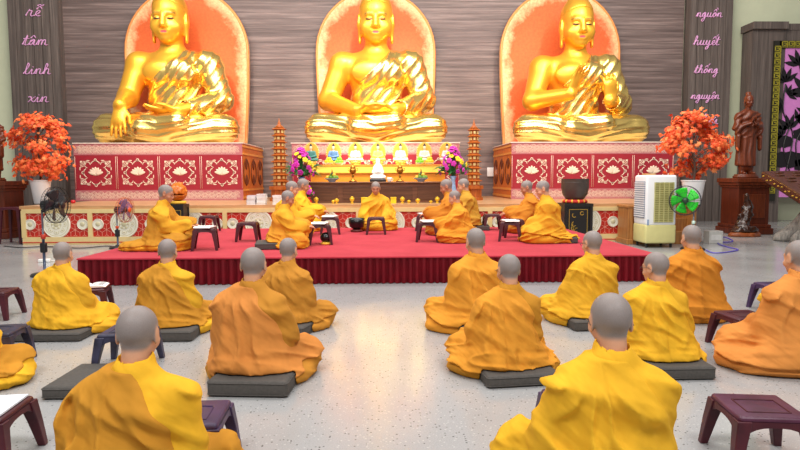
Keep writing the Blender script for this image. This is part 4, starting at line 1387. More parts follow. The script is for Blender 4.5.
# ------------------------------------------------------------------ potted maples
def maple(label, px, pybase, Y, pyt, pyb, pxl, pxr, seed):
    base = G(px, pybase, DZ); Y = base.y
    o = thing('potted_maple', label, 'potted tree', (base.x, Y, DZ), 0, 'orange maples in white pots')
    top = W(px, pyt, Y).z - DZ; low = W(px, pyb, Y).z - DZ
    xl = W(pxl, 150, Y).x - base.x; xr = W(pxr, 150, Y).x - base.x
    ph = W(px, 180, Y).z - DZ
    MB().lathe([(.13, 0), (.14, .01), (.20, ph - .03), (.215, ph - .02), (.215, ph), (.19, ph), (.185, ph - .06)], 28).build('pot', mat('white_pot', (236, 232, 232), .35, 0, .02), o, 'auto')
    MB().lathe([(.185, ph - .06), (.001, ph - .05)], 20, caps=False).build('soil', mat('soil', (60, 44, 34), .9), o)
    rnd = random.Random(seed); cx = (xl + xr) / 2; rx = (xr - xl) / 2; cz = (top + low) / 2; rz_ = (top - low) / 2
    tm = MB()
    tm.tube(catmull([(0, 0, ph - .06), (.02, 0, ph + .25), (-.03, .02, cz), (.02, 0, top - .25)], 5), [.028 - .0012 * i for i in range(16)], 7)
    ends = []
    for k in range(34):
        a = rnd.uniform(0, 2 * PI); u = rnd.uniform(-.95, .95)
        f = math.sqrt(max(0, 1 - abs(u) ** 2.2)) * (1.0 if u < .3 else .85)
        e = Vector((cx + rx * .82 * f * math.cos(a), rx * .7 * f * math.sin(a), cz + rz_ * .92 * u))
        b = Vector((0, 0, max(ph + .1, e.z - .25)))
        tm.tube(catmull([b, (b + e) / 2 + Vector((0, 0, .06)), e], 4), [.010, .009, .008, .007, .006, .005, .005, .004, .003], 5)
        ends.append(e)
    tm.build('trunk', mat('maple_bark', (98, 74, 62), .8), o, True)
    m = MB(); i = 0
    prof = [(0, 1.0), (.14, .42), (.34, .62), (.30, .34), (.62, .40), (.42, .12), (.56, -.16), (.24, -.10), (.05, -.30)]
    prof = prof + [(-x, y) for x, y in reversed(prof[1:])]
    for e in ends:
        for k in range(40):
            c = e + Vector((rnd.gauss(0, .095), rnd.gauss(0, .095), rnd.gauss(0, .062)))
            s = rnd.uniform(.065, .10)
            out = Vector((c.x - cx, c.y - .35 * rx, (c.z - cz) * .4 + .25)) + Vector((rnd.gauss(0, .3), rnd.gauss(0, .3), rnd.gauss(0, .3)))
            R = out.normalized().to_track_quat('Z', 'Y').to_matrix().to_4x4() @ Matrix.Rotation(rnd.uniform(0, 6.28), 4, 'Z')
            M = Matrix.Translation(c) @ R
            m.cur = rnd.choice((0, 0, 1, 1, 2))
            vs = [(x * s, y * s, -.25 * s * (x * x + y * y)) for x, y in prof] + [(0, 0, .015)]
            n = len(prof)
            m.add(vs, [(n, q, (q + 1) % n) for q in range(n)], M)
    m.build('foliage', [mat('maple_orange', (244, 112, 50), .6, 0, .12, 3), mat('maple_red_orange', (236, 86, 38), .6, 0, .12, 3), mat('maple_light_orange', (252, 144, 78), .6, 0, .1, 3)], o)
maple('orange maple in a white pot at the left end of the dais', 41.5, 203.5, 12.4, 113, 180, 10, 68, 5)
maple('orange maple in a white pot behind the green fan', 692.5, 204.5, 12.4, 110, 182, 665, 724, 8)

# ------------------------------------------------------------------ fans
def fan(label, name, px, pz_py, polepx, base_py, Y, rad, yaw, blade_rgb, guard_rgb, knob_rgb, base_r=.2, z0=0, badge_rgb=None):
    b = W(polepx, base_py, Y)
    hub = W(px, pz_py, Y); hz_ = hub.z - z0
    o = thing(name, label, 'fan', (b.x, Y, z0), 0, 'standing fans')
    blk = mat('fan_black', (30, 30, 34), .4)
    MB().lathe([(base_r, 0), (base_r, .02), (base_r * .9, .035), (.05, .05), (.03, .07)], 28).build('base', blk, o, 'auto')
    MB().cyl((0, 0, .05), (0, 0, hz_ * .55), .017, n=12).build('lower_pole', mat('fan_pole', (70, 80, 104), .35, .3), o, True)
    MB().cyl((0, 0, hz_ * .5), (0, 0, hz_ - .07), .012, n=12).build('upper_pole', mat('fan_steel', (120, 124, 136), .3, .7), o, True)
    MB().lathe([(.02, hz_ * .52), (.03, hz_ * .53), (.03, hz_ * .58), (.02, hz_ * .59)], 14).build('collar', mat('fan_knob_%s' % knob_rgb[0], knob_rgb, .4), o, True)
    MB().rbox((0, 0, hz_ * .40), (.075, .06, .13), .015).build('control_box', blk, o, True)
    Rz = Matrix.Rotation(yaw, 4, 'Z')          # local -y is the blowing direction
    M = Matrix.Translation((hub.x - b.x - 0, 0, hz_)) @ Rz
    Fm = M @ FRONT
    q = MB(); q.lathe([(.035, -.20), (.06, -.18), (.068, -.06), (.05, -.02)], 20, M=Fm); q.tube([M @ Vector((0, .1, -.05)), (0, 0, hz_ - .08)], .022, 10)
    q.build('motor', blk, o, True)
    g = MB()
    gm = mat('guard_%d_%d' % (guard_rgb[0], guard_rgb[2]), guard_rgb, .35, .3)
    for r, zz in ((rad, 0), (rad * .98, .05), (rad * .98, -.05), (rad * .55, .085), (rad * .55, -.07)):
        g.tube([Fm @ Vector((r * math.cos(a), r * math.sin(a), zz)) for a in np.linspace(0, 2 * PI, 41)[:-1]], .006 if zz == 0 else .003, 6, closed=True)
    for k in range(36):
        a = 2 * PI * k / 36; c, s = math.cos(a), math.sin(a)
        g.tube([Fm @ Vector((c * rr, s * rr, zz)) for rr, zz in ((.05, .095), (rad * .6, .085), (rad * .98, .045), (rad, 0), (rad * .97, -.05), (rad * .5, -.075), (.06, -.075))], .0016, 4)
    g.build('guard', gm, o, True)
    MB().lathe([(.001, .105), (.045, .10), (.05, .09), (.03, .085)], 18, M=Fm).build('badge', mat('fan_badge_%s' % (badge_rgb or knob_rgb)[0], badge_rgb or knob_rgb, .4), o, True)
    bm_ = mat('blade_%d_%d' % (blade_rgb[0], blade_rgb[1]), blade_rgb, .3)
    MB().lathe([(.045, -.02), (.045, .02), (.03, .035), (.001, .04)], 18, M=Fm).build('hub', blk, o, True)
    for k in range(5):
        a = 2 * PI * k / 5 + .3; m = MB(); vs = []; fs = []
        for i in range(7):
            t = i / 6; r = .04 + (rad * .88 - .04) * t
            for j in range(5):
                u = j / 4; an = a + (u - .35) * (1.15 - .25 * t) + .25 * t
                vs.append((r * math.cos(an), r * math.sin(an), (.5 - u) * .05 * (.5 + t)))
        for i in range(6):
            for j in range(4): fs.append((i * 5 + j, (i + 1) * 5 + j, (i + 1) * 5 + j + 1, i * 5 + j + 1))
        m.add(vs, fs, Fm); bl = m.build('blade', bm_, o, True)
        sl = bl.modifiers.new('thickness', 'SOLIDIFY'); sl.thickness = .004
    return o
fan('black standing fan in front of the left end of the dais', 'standing_fan', 56, 205, 45, 274, 7.9, .235, math.radians(84), (48, 48, 54), (24, 24, 26), (200, 60, 40), .17, 0, (34, 34, 36))
fan('orange rimmed fan on a black pole left of the stage behind the left kneeling monk', 'standing_fan', 125, 210, 118, 247, 11.0, .225, math.radians(80), (120, 100, 140), (196, 92, 60), (226, 80, 30), .15)
fan('green bladed standing fan right of the white air cooler', 'standing_fan', 685, 200.5, 692.5, 252, 10.3, .255, math.radians(-20), (40, 220, 40), (40, 44, 60), (210, 236, 220), .2, 0, (30, 60, 40))

# ------------------------------------------------------------------ air cooler
cw = W(676, 240, 10.55).x - W(645, 240, 10.55).x
cx = (W(676, 240, 10.55).x + W(645, 240, 10.55).x) / 2
zt = W(660, 175, 10.55).z
cl = thing('air_cooler', 'white evaporative air cooler on wheels with a yellowed tank beside the green fan', 'air cooler', (cx, 10.55, 0))
CW = mat('cooler_white', (238, 240, 242), .35, 0, .02); CT = mat('cooler_tank', (214, 206, 140), .4, 0, .04)
MB().rbox((0, .27, .08 + .17), (cw, .54, .34), .035).build('tank', CT, cl, True)
MB().rbox((0, .27, (zt + .40) / 2), (cw * .98, .53, zt - .40), .04).build('body', CW, cl, True)
gx0, gz0, gz1 = cw * .06, .46, zt - .13
q = MB()
q.box((gx0, -.0, (gz0 + gz1) / 2), (cw * .60, .03, gz1 - gz0))
q.build('grille_recess', mat('cooler_pad', (150, 146, 84), .8, 0, .15, 40), cl)
q = MB()
for k in range(22): q.box((gx0, -.018, gz0 + (gz1 - gz0) * (k + .5) / 22), (cw * .60, .02, .012))
for k in range(5): q.box((gx0 - cw * .3 + cw * .6 * k / 4, -.018, (gz0 + gz1) / 2), (.012, .022, gz1 - gz0))
q.build('front_grille', mat('cooler_grille', (196, 190, 128), .5), cl)
q = MB(); xs = -cw * .49
q.box((xs - .002, .27, .86), (.02, .42, .66)); q.build('side_recess', mat('cooler_side_grey', (150, 160, 176), .6), cl)
q = MB()
for k in range(16): q.box((xs - .012, .27, .56 + .6 * k / 15), (.02, .42, .016))
q.build('side_louvres', CW, cl)
MB().rbox((-cw * .28, .2, zt + .012), (cw * .3, .2, .03), .01).build('control_lid', mat('cooler_lid', (196, 150, 90), .5), cl, True)
for sx in (-1, 1):
    for sy in (.08, .46):
        w = MB(); w.cyl((sx * cw * .4 - .012, sy, .03), (sx * cw * .4 + .012, sy, .03), .03, n=14); w.box((sx * cw * .4, sy, .066), (.036, .04, .03))
        w.build('caster', mat('caster_black', (34, 34, 36), .5), cl)
q = MB(); q.box((-cw * .42, -.002, .46), (.03, .01, .10)); q.build('level_gauge', mat('gauge_grey', (150, 170, 196), .3), cl)

# ------------------------------------------------------------------ bronze bowl bell and wooden fish on stands
BLK = mat('stand_black', (28, 24, 22), .35, 0, .1); GP = mat('gold_line_paint', (200, 160, 60), .4, .4)
def stand(name, label, px, Y, z0, w, d, z1):
    p = W(px, 215, Y)
    o = thing(name, label, 'stand', (p.x, Y, z0), 0)
    h = z1 - z0
    MB().box((0, 0, h / 2), (w * .88, d * .88, h)).build('body', BLK, o, bevel=.006)
    m = MB(); m.box((0, 0, h - .03), (w, d, .06)); m.box((0, 0, .03), (w, d, .06))
    for sx in (-1, 1):
        for sy in (-1, 1): m.box((sx * w * .44, sy * d * .44, h / 2), (w * .1, d * .1, h))
    m.build('frame', BLK, o, bevel=.006)
    m = MB(); M = front_at(0, -d * .445, h / 2)
    for (x, y, sx, sy) in ((0, h * .36, w * .62, .008), (0, -h * .36, w * .62, .008), (-w * .31, 0, .008, h * .72), (w * .31, 0, .008, h * .72)): m.box((x, y, 0), (sx, sy, .006), M=M)
    rnd = random.Random(px)
    for k in range(9):
        m.arc((rnd.uniform(-.2, .2) * w, rnd.uniform(-.28, .28) * h), rnd.uniform(.03, .07), .012, rnd.uniform(0, 3), rnd.uniform(3.5, 6), 8, M)
    m.build('gold_painting', GP, o)
    return o, p.x
RINGC = mat('red_cushion', (206, 50, 40), .7)
o, bx = stand('bell_stand', 'black gold-painted stand under the big dark bowl bell', 574.5, 11.15, 0, .54, .5, W(576, 203, 11.15).z)
zb = W(576, 203, 11.15).z
o = thing('ring_cushion', 'red and yellow ring cushion under the big dark bowl bell', 'cushion', (bx, 11.15, zb))
MB().tube([(.2 * math.cos(a), .2 * math.sin(a), .035) for a in np.linspace(0, 2 * PI, 33)[:-1]], .035, 10, closed=True).build('ring', RINGC, o, True)
m = MB()
for k in range(12):
    a = 2 * PI * k / 12; m.ell((.203 * math.cos(a), .203 * math.sin(a), .036), (.036, .036, .036), 8, 6)
m.build('yellow_patch', mat('cushion_yellow', (240, 190, 60), .7), o, True)
bh_ = W(576, 179, 11.15).z - (zb + .045)
o = thing('bowl_bell', 'big dark bronze bowl bell on a black stand', 'bell', (bx, 11.15, zb + .05))
R_ = 13.7 * 11.15 / 600
MB().lathe([(.10, 0.012), (.17, .03), (R_ * .9, bh_ * .3), (R_ * .99, bh_ * .6), (R_ * .97, bh_ * .9), (R_, bh_), (R_ * .95, bh_), (R_ * .93, bh_ * .6), (R_ * .8, bh_ * .3), (.1, .04)], 40).build('bowl', mat('dark_bronze', (84, 74, 68), .4, .35, .15), o, 'auto')
MB().lathe([(R_ * .985, bh_ * .80), (R_ * 1.0, bh_ * .82), (R_ * .985, bh_ * .84)], 40, caps=False).build('line', mat('dark_bronze', (84, 74, 68), .4, .35, .15), o, True)
zf = W(178, 204, 11.15).z
o, fx = stand('drum_stand', 'black stand under the carved wooden fish drum on the left', 178.5, 11.15, 0, .30, .34, zf)
o = thing('ring_cushion', 'yellow ring cushion under the carved wooden fish drum', 'cushion', (fx, 11.15, zf))
MB().tube([(.12 * math.cos(a), .12 * math.sin(a), .03) for a in np.linspace(0, 2 * PI, 29)[:-1]], .03, 10, closed=True).build('ring', mat('cushion_yellow', (240, 190, 60), .7), o, True)
o = thing('wooden_fish_drum', 'round carved orange wooden fish drum on a yellow cushion', 'drum', (fx, 11.15, zf + .045))
def f(P):
    d = ell(P, (0, 0, .17), (.17, .19, .165))
    d = smax(d, -rbx(P, (0, -.19, .13), (.25, .12, .012), .004), .01)
    d = smin(d, seg(P, (-.05, .08, .33), (.05, .08, .33), .028, .028), .02)
    d = d - .006 * np.sin(P[:, 0] * 70 + np.sin(P[:, 2] * 40) * 1.5) * (P[:, 2] > .12)
    return d
v, q = mesh_sdf(f, (-.22, -.24, -.01), (.22, .24, .40), .008)
link('body', np_mesh('body', v, q, [wood('fish_drum_wood', (170, 80, 16), (224, 130, 40), 4, 2, .35, .1)]), None, o)
# small black bowl bell and little wooden fish on the stage
o = thing('small_bowl_bell', 'small black bowl bell on the carpet beside the facing monk', 'bell', (W(356.5, 226, 10.4).x, 10.45, SZ))
MB().lathe([(.10, 0), (.11, .03), (.05, .05)], 20).build('stand', mat('red_wood_stand', (96, 28, 24), .5), o, True)
MB().lathe([(.06, .05), (.12, .09), (.14, .16), (.142, .24), (.13, .24), (.12, .12), (.05, .08)], 26).build('bowl', mat('black_lacquer', (20, 20, 22), .25), o, True)
o = thing('small_fish_drum', 'small wooden fish drum on the carpet under the near stool of the left trio', 'drum', (W(325, 241, 8.3).x, 8.45, SZ))
MB().lathe([(.07, 0), (.08, .02), (.05, .04)], 18).build('cushion', mat('cushion_yellow', (240, 190, 60), .7), o, True)
MB().ell((0, 0, .10), (.085, .085, .075)).build('body', mat('black_lacquer', (20, 20, 22), .25), o, True)

# ------------------------------------------------------------------ plastic stools and books
def stool_mat(n, rgb, worn):
    t = NT(n); v = t.coord()
    c = t.ramp(t.noise(v, 6, 4, .65), [(.35, lin(rgb)), (.7, lin(worn))])
    t.set(.4, 0, .45, c); return t.m
STM = stool_mat('maroon_plastic', (62, 16, 28), (84, 26, 38)); STP = stool_mat('purple_plastic', (52, 34, 66), (76, 56, 96)); STB = stool_mat('blue_black_plastic', (36, 34, 50), (72, 72, 100))
STT = [stool_mat('scuffed_maroon', (70, 26, 46), (94, 48, 76)), STP]
_st = {}
def stool(label, at, z0, rz, body=STM, top=STM, h=.35, w=.295, group='plastic stools', scale=1):
    key = (body.name, top.name, h, w)
    if key in _st:
        o = copy_tree(_st[key])
        tag(o, label, 'stool', group)
        o.location = (at[0], at[1], z0); o.rotation_euler = (0, 0, rz)
        return o
    o = thing('plastic_stool', label, 'stool', (at[0], at[1], z0), rz, group)
    m = MB().rbox((0, 0, h - .016), (w, w, .032), .016, 4); 
    se = m.build('seat', top, o, True)
    r = MB(); q = w * .30
    for a, b in (((-q, -q), (q, -q)), ((q, -q), (q, q * .7)), ((q, q * .7), (-q, q * .7)), ((-q, q * .7), (-q, -q))): r.tube([(a[0], a[1], h + .0005), (b[0], b[1], h + .0005)], .0035, 6)
    for s in (-1, 1): r.box((s * q * .8, q * .7, h + .001), (.03, .012, .004))
    r.build('moulded_ridge', body, se)
    a = MB()
    for k in range(4):     # arched apron under each side
        R = Matrix.Rotation(PI / 2 * k, 4, 'Z'); vs = []; fs = []; n = 10
        for i in range(n + 1):
            t = -1 + 2 * i / n; x = t * (w / 2 - .012)
            lo = h - .03 - .05 * abs(t) ** 3 - .012
            for y in (-w / 2 + .004, -w / 2 + .016): vs += [(x, y - .006 * (1), h - .02), (x, y - .010, lo)]
        for i in range(n):
            b = i * 4; c = b + 4
            fs += [(b, b + 1, c + 1, c), (b + 2, c + 2, c + 3, b + 3), (b + 1, b + 3, c + 3, c + 1)]
        a.add(vs, fs, R)
    a.build('apron', body, o)
    for sx in (-1, 1):
        for sy in (-1, 1):
            l = MB(); s0 = w / 2 - .022; s1 = w / 2 + .018; vs = []
            for z, c, hw in ((h - .02, s0, .030), (h * .5, (s0 + s1) / 2, .024), (0, s1, .017)):
                for dx, dy in ((-1, -1), (1, -1), (1, 1), (-1, 1)): vs.append((sx * c + dx * hw, sy * c + dy * hw, z))
            fs = [(3, 2, 1, 0), (8, 9, 10, 11)]
            for i in (0, 4):
                for k in range(4):
                    j = (k + 1) % 4; fs.append((i + k, i + j, i + 4 + j, i + 4 + k)[::-1])
            # fs built top-down, flip for outward normals
            l.add(vs, [tuple(reversed(f)) for f in fs][:0] + [(0, 1, 2, 3), (11, 10, 9, 8)] + [(i + k, i + 4 + k, i + 4 + (k + 1) % 4, i + (k + 1) % 4) for i in (0, 4) for k in range(4)])
            l.build('leg', body, o, bevel=.004)
    _st[key] = o
    return o
def open_book(label, at, z, rz, w=.30, d=.21, tilt=0, group='open prayer books'):
    o = thing('open_book', label, 'book', (at[0], at[1], z), rz, group); o.rotation_euler = (tilt, 0, rz)
    MB().box((0, 0, .002), (w + .01, d + .008, .004)).build('cover', mat('book_cover_red', (120, 40, 40), .5), o)
    m = MB(); n = 12; vs = []; fs = []
    for i in range(n + 1):
        t = -1 + 2 * i / n; x = t * w / 2
        z_ = .006 + .016 * math.sin(min(1, abs(t) * 1.0) * PI) ** .8 * (1 - abs(t) * .4) + .004 * (abs(t) < .99)
        if abs(t) < .02: z_ = .006
        vs += [(x, -d / 2, z_), (x, d / 2, z_), (x, -d / 2, .004), (x, d / 2, .004)]
    for i in range(n):
        b = i * 4; c = b + 4
        fs += [(b, c, c + 1, b + 1), (b, b + 2, c + 2, c), (b + 1, c + 1, c + 3, b + 3)]
    fs += [(0, 1, 3, 2), (n * 4, n * 4 + 2, n * 4 + 3, n * 4 + 1)]
    m.add(vs, fs); m.build('pages', PG, o, 'auto')
    m = MB()
    rnd = random.Random(int(at[0] * 1000))
    for s in (-1, 1):
        for k in range(9):
            L = w * .36 * rnd.uniform(.7, 1)
            m.box((s * w * .25 - (w * .36 - L) / 2, d * .36 - k * d * .085, .0225), (L, .004, .0012))
    m.build('text_lines', mat('grey_print', (150, 146, 146), .8), o)
    return o
SH = .25
def on_floor(px, py, z): return G(px, py, z)
# --- floor stools
stool('maroon stool at the left edge of the picture, farther one', G(-5, 290, SH), 0, .1, h=SH)
stool('stool with a scuffed blue top at the left edge', G(-5, 329, SH), 0, .15, STB, STB, SH)
s_ = G(-17, 408, SH); stool('maroon stool with white sheet at the lower left corner', s_, 0, .1, h=SH)
o = thing('paper_sheet', 'white sheet lying on the stool at the lower left corner', 'paper', (s_.x, s_.y, SH + .004), .1)
m = MB(); m.box((0, 0, .004), (.262, .25, .008)); m.build('sheet', mat('blueish_paper', (226, 232, 240), .6, 0, .02), o)
s_ = G(90, 287, SH); stool('maroon stool carrying an open book beside the yellow robed monk on the left', s_, 0, .25, h=SH)
open_book('open white book on the stool beside the yellow robed monk on the left', s_, SH + .006, .25 + PI)
stool('blue-topped stool in front of the monk at the lower left', G(128, 329, SH), 0, .05, STB, STB, SH)
stool('purple stool right of the monk at the lower left', G(190, 412, SH), 0, .05, STP, STP, SH)
stool('purple stool hidden behind the big yellow robed monk at the bottom', G(582, 398, SH), 0, .05, STP, STP, SH)
stool('large purple-topped maroon stool in the lower right corner', G(759, 405, SH), 0, -.12, STM, STT[0], SH)
stool('maroon stool left of the orange robed monk on the right', G(744, 314, SH), 0, .1, h=SH)
stool('stool half hidden behind the orange robed monk on the right', G(778, 284, SH), 0, .1, STP, STP, SH)
stool('dark stool beside the plinth at the far left', G(14, 207, .72), 0, .05, STM, STM, .72, .36)
# --- stage stools (px, py of the top, label, rotation, book)
Z1 = SZ + .285; SHS = .285
for px, py, lb, rz, bk in (
    (205, 228, 'stool carrying an open book before the left kneeling monk', .2, 1.35),
    (209, 215.5, 'empty stool behind the book stool of the left kneeling monk', .05, None),
    (248, 222, 'lone empty stool on the carpet left of the left trio', .05, None),
    (320, 224, 'near stool with open book before the left trio', .15, 1.3),
    (330, 217, 'far stool with open book before the left trio', .1, 1.3),
    (376, 217, 'stool in front of the facing monk', 0, None),
    (425, 214.5, 'far stool with open book before the right trio', -.1, -1.3),
    (428, 222, 'near stool with open book before the right trio', -.15, -1.3),
    (492, 214, 'empty stool left of the right pair of monks', -.05, None),
    (510, 221.5, 'near stool with open book before the right pair', -.2, -1.3),
    (514, 219, 'far stool before the right pair', -.1, None)):
    p = G(px, py, Z1)
    stool('maroon ' + lb, p, SZ, rz, h=SHS, w=.27, group='stools on the stage')
    if bk is not None: open_book('white open book on the ' + lb.split(' with')[0].split(' carrying')[0] + ' before the ' + lb.split('before the ')[1], p, Z1 + .006, rz + bk)

# ------------------------------------------------------------------ carved wooden statues on plinths
RW = wood('red_carved_wood', (78, 32, 16), (128, 60, 30), 3, 2, .35, .12)
RWD = wood('dark_red_wood', (70, 28, 16), (110, 48, 26), 2, 2, .3, .06)
def wooden_figure(label, x, y, z, h):
    o = thing('wooden_statue', label, 'statue', (x, y, z), PI, 'carved standing wooden statues', h / 1.80)
    MB().lathe([(.25, 0), (.26, .03), (.22, .06), (.23, .08)], 20, sy=.8).build('foot_base', RW, o, True)
    J = joints('pray')
    H0 = np.array((0, .01, 1.60), F32)
    def core(P):
        t = seg(P, (0, -.01, .30), (0, -.01, .95), .20, .175, (1.05, .78, 1))
        t = smin(t, seg(P, (0, -.01, .95), (0, -.01, 1.25), .17, .17, (1.1, .75, 1)), .06)
        t = smin(t, seg(P, (0, -.01, 1.36), (0, -.01, 1.25), .07, .12), .05)
        for s in (-1, 1):
            t = smin(t, seg(P, (0, -.01, 1.34), (s * .19, -.01, 1.29), .07, .075), .04)
            t = smin(t, seg(P, (s * .19, -.01, 1.29), (s * .25, .02, 1.04), .075, .07), .03)
            t = smin(t, seg(P, (s * .25, .02, 1.04), (s * .05, .19, 1.12), .068, .04), .03)
            t = smin(t, seg(P, (s * .23, .05, 1.02), (s * .24, .06, .62), .065, .05, (.8, 1, 1)), .05)
        return t
    def body(P):
        d = smin(HS * .86 * head_sdf((P - H0) / (HS * .86), (0, 0, 0), rotm(0, -.15, 0), 1), seg(P, (0, -.01, 1.36), (0, 0, 1.52), .062, .056), .02)
        d = smin(d, ell(P, (0, -.02, 1.75), (.055, .06, .04)), .03)
        t = seg(P, (0, -.01, .25), (0, -.01, 1.25), .13, .12, (1, .75, 1))
        for s in (-1, 1):
            t = smin(t, seg(P, (s * .09, 0, .10), (s * .09, 0, .5), .05, .09), .04)
            t = smin(t, seg(P, (s * .09, -.03, .105), (s * .10, .13, .10), .04, .03), .02)
            t = smin(t, hand_sdf(P, (s * .05, .19, 1.12), (-s * .2, .4, 1), (s, 0, .1), -s, .1), .012)
        return np.maximum(smin(d, t, .03), .075 - P[:, 2])
    v, q = mesh_sdf(body, (-.35, -.3, .06), (.35, .35, 1.86), .011); link('body', np_mesh('body', v, q, [RW]), None, o)
    def robe(P):
        d = core(P)
        ph = P[:, 0] * .55 + P[:, 2] * .75 + vnoise(P * 5) * .12
        g = np.sin(ph * 2 * PI / .10); v2 = np.sin(P[:, 0] * 55 + vnoise(P * 4) * 4)
        d = d - .009 * g * (P[:, 2] > .85) - .010 * v2 * (P[:, 2] <= .85)
        d = smax(d, .24 - P[:, 2] + .05 * np.abs(P[:, 0]) , .02)
        return d
    v, q = mesh_sdf(robe, (-.40, -.3, .15), (.40, .35, 1.44), .011); link('robe', np_mesh('robe', v, q, [RW]), None, o)
    return o
def plinth(label, x, y, w, h):
    o = thing('wooden_plinth', label, 'plinth', (x, y, 0), 0, 'statue plinths')
    MB().box((0, 0, h * .46), (w * .82, w * .82, h * .86)).build('shaft', RWD, o, bevel=.01)
    m = MB(); m.box((0, 0, .07), (w, w, .14)); m.box((0, 0, .18), (w * .92, w * .92, .08)); m.build('base_moulding', RWD, o, bevel=.015)
    m = MB(); m.box((0, 0, h - .05), (w, w, .10)); m.box((0, 0, h - .13), (w * .94, w * .94, .07)); m.box((0, 0, h - .19), (w * .88, w * .88, .05)); m.build('cornice', RW, o, bevel=.012)
    m = MB(); m.box((0, -w * .412, h * .5), (w * .6, .02, h * .42)); m.build('panel', RW, o, bevel=.008)
    return o
PY = 13.3
pc = W(745.5, 178, PY); plh = W(745.5, 178, PY - .45).z; pw = (W(764, 200, PY - .45).x - W(726, 200, PY - .45).x)
plinth('tall red-brown plinth under the praying wooden statue on the right', pc.x, PY, pw, plh)
wooden_figure('brown wooden standing statue with joined hands on the right plinth', pc.x, PY, plh, W(747, 91, PY).z - plh)
pl2 = W(-2, 181, 12.9).z
plinth('carved brown plinth at the far left edge', W(-2, 200, 13.3).x, 13.3, .86, pl2)
wooden_figure('brown wooden statue cut by the left edge of the picture', W(-4, 200, 13.3).x, 13.3, pl2, W(2, 107, 13.3).z - pl2)

# dark polished stone carving beside the plinth
def stone_mat():
    t = NT('veined_stone'); v = t.coord()
    c = t.ramp(t.noise(v, 7, 6, .7), [(.35, lin((24, 17, 16))), (.55, lin((66, 36, 22))), (.64, lin((36, 28, 28))), (.74, lin((176, 172, 176)))])
    t.set(.25, 0, .5, c); return t.m
p = G(743, 236, 0)
o = thing('stone_carving', 'dark glossy veined stone carving on a wooden foot before the right plinth', 'ornament', (p.x, p.y - .05, 0), .2)
def f(P):
    d = ell(P, (0, 0, .12), (.30, .2, .13)); d = smin(d, seg(P, (-.04, 0, .2), (.06, .02, .62), .14, .10), .08)
    d = smin(d, seg(P, (.06, .02, .6), (.03, 0, .86), .09, .055), .06); d = smin(d, seg(P, (-.1, 0, .2), (-.14, 0, .45), .08, .05), .06)
    return np.maximum(d - (vnoise(P * 11) - .5) * .09, .10 - P[:, 2])
v, q = mesh_sdf(f, (-.45, -.35, .08), (.45, .35, 1.05), .014); link('rock', np_mesh('rock', v, q, [stone_mat()]), None, o)
def f(P): return np.maximum(ell(P, (0, 0, .02), (.36, .24, .12)) - (vnoise(P * 8) - .5) * .05, .002 - P[:, 2])
v, q = mesh_sdf(f, (-.45, -.35, -.01), (.45, .35, .2), .014); link('foot', np_mesh('foot', v, q, [wood('root_foot', (110, 52, 20), (160, 84, 38), 3, 0)]), None, o)

# root table: carved slab on a grey root
Ya = 12.2; A_ = W(761, 171, Ya); B_ = W(800, 194, 10.8)
o = thing('slab_table', 'dark carved wooden slab table on a grey root at the right edge', 'table', (A_.x + 1.3, Ya - .9, 0))
tilt = (A_.z - B_.z) / (Ya - 10.8)
def sl(x, y, z): return (x, y, A_.z + (y - .9) * tilt + z)
poly = [(-1.30, .9), (-1.36, .2), (-1.46, -.5), (-1.42, -1.2), (-.6, -1.5), (.5, -1.4), (1.3, -1.1), (1.4, .5), (.5, 1.05), (-.5, .95)]
m = MB(); m.prism(poly, -.19, 0); m.v = [sl(*p) for p in m.v]
m.build('slab', wood('slab_wood', (58, 30, 20), (104, 58, 38), 2, 1, .3, .08), o, bevel=.03)
m = MB()
for t in np.linspace(.05, .95, 15):
    k = t * 3; i = min(2, int(k)); u = k - i
    x = poly[i][0] + (poly[i + 1][0] - poly[i][0]) * u; y = poly[i][1] + (poly[i + 1][1] - poly[i][1]) * u
    m.ell(sl(x - .005, y, -.095 + .025 * math.sin(t * 40)), (.012, .035, .016), 8, 5)
m.build('gold_inlay', GP, o, True)
m = MB()
for k in range(12):
    for j in range(5):
        m.ell(sl(-1.1 + .36 * j + .1 * (k % 2), -1.2 + .18 * k, .0), (.11, .05, .02), 8, 4)
m.build('relief_carving', wood('slab_wood', (58, 30, 20), (104, 58, 38)), o, True)
def f(P):
    d = seg(P, (-.55, -.1, .0), (-.6, -.1, .9), .46, .35); 
    for dx, dy, r in ((-1.25, -.3, .15), (-1.05, -.85, .16), (-.3, -.9, .2), (.6, -.5, .2), (-1.2, .3, .13)):
        d = smin(d, seg(P, (-.45, -.1, .68), (dx, dy, .06), .24, r), .12)
    n = crease(P, (.7, .7, .1), (-.3, -.2, .9), 7, 2, 3)
    return np.maximum(np.maximum(d - n * .05, .004 - P[:, 2]), P[:, 2] - (A_.z + (P[:, 1] - .9) * tilt - .18))
v, q = mesh_sdf(f, (-1.6, -1.3, -.02), (1.2, 1.1, 1.25), .03)
t_ = NT('grey_root'); t_.set(.85, 0, .2, t_.ramp(t_.noise(t_.coord((6, 6, 1.2)), 3, 6, .7), [(.3, lin((84, 80, 76))), (.7, lin((164, 158, 150)))]))
link('root', np_mesh('root', v, q, [t_.m]), None, o)

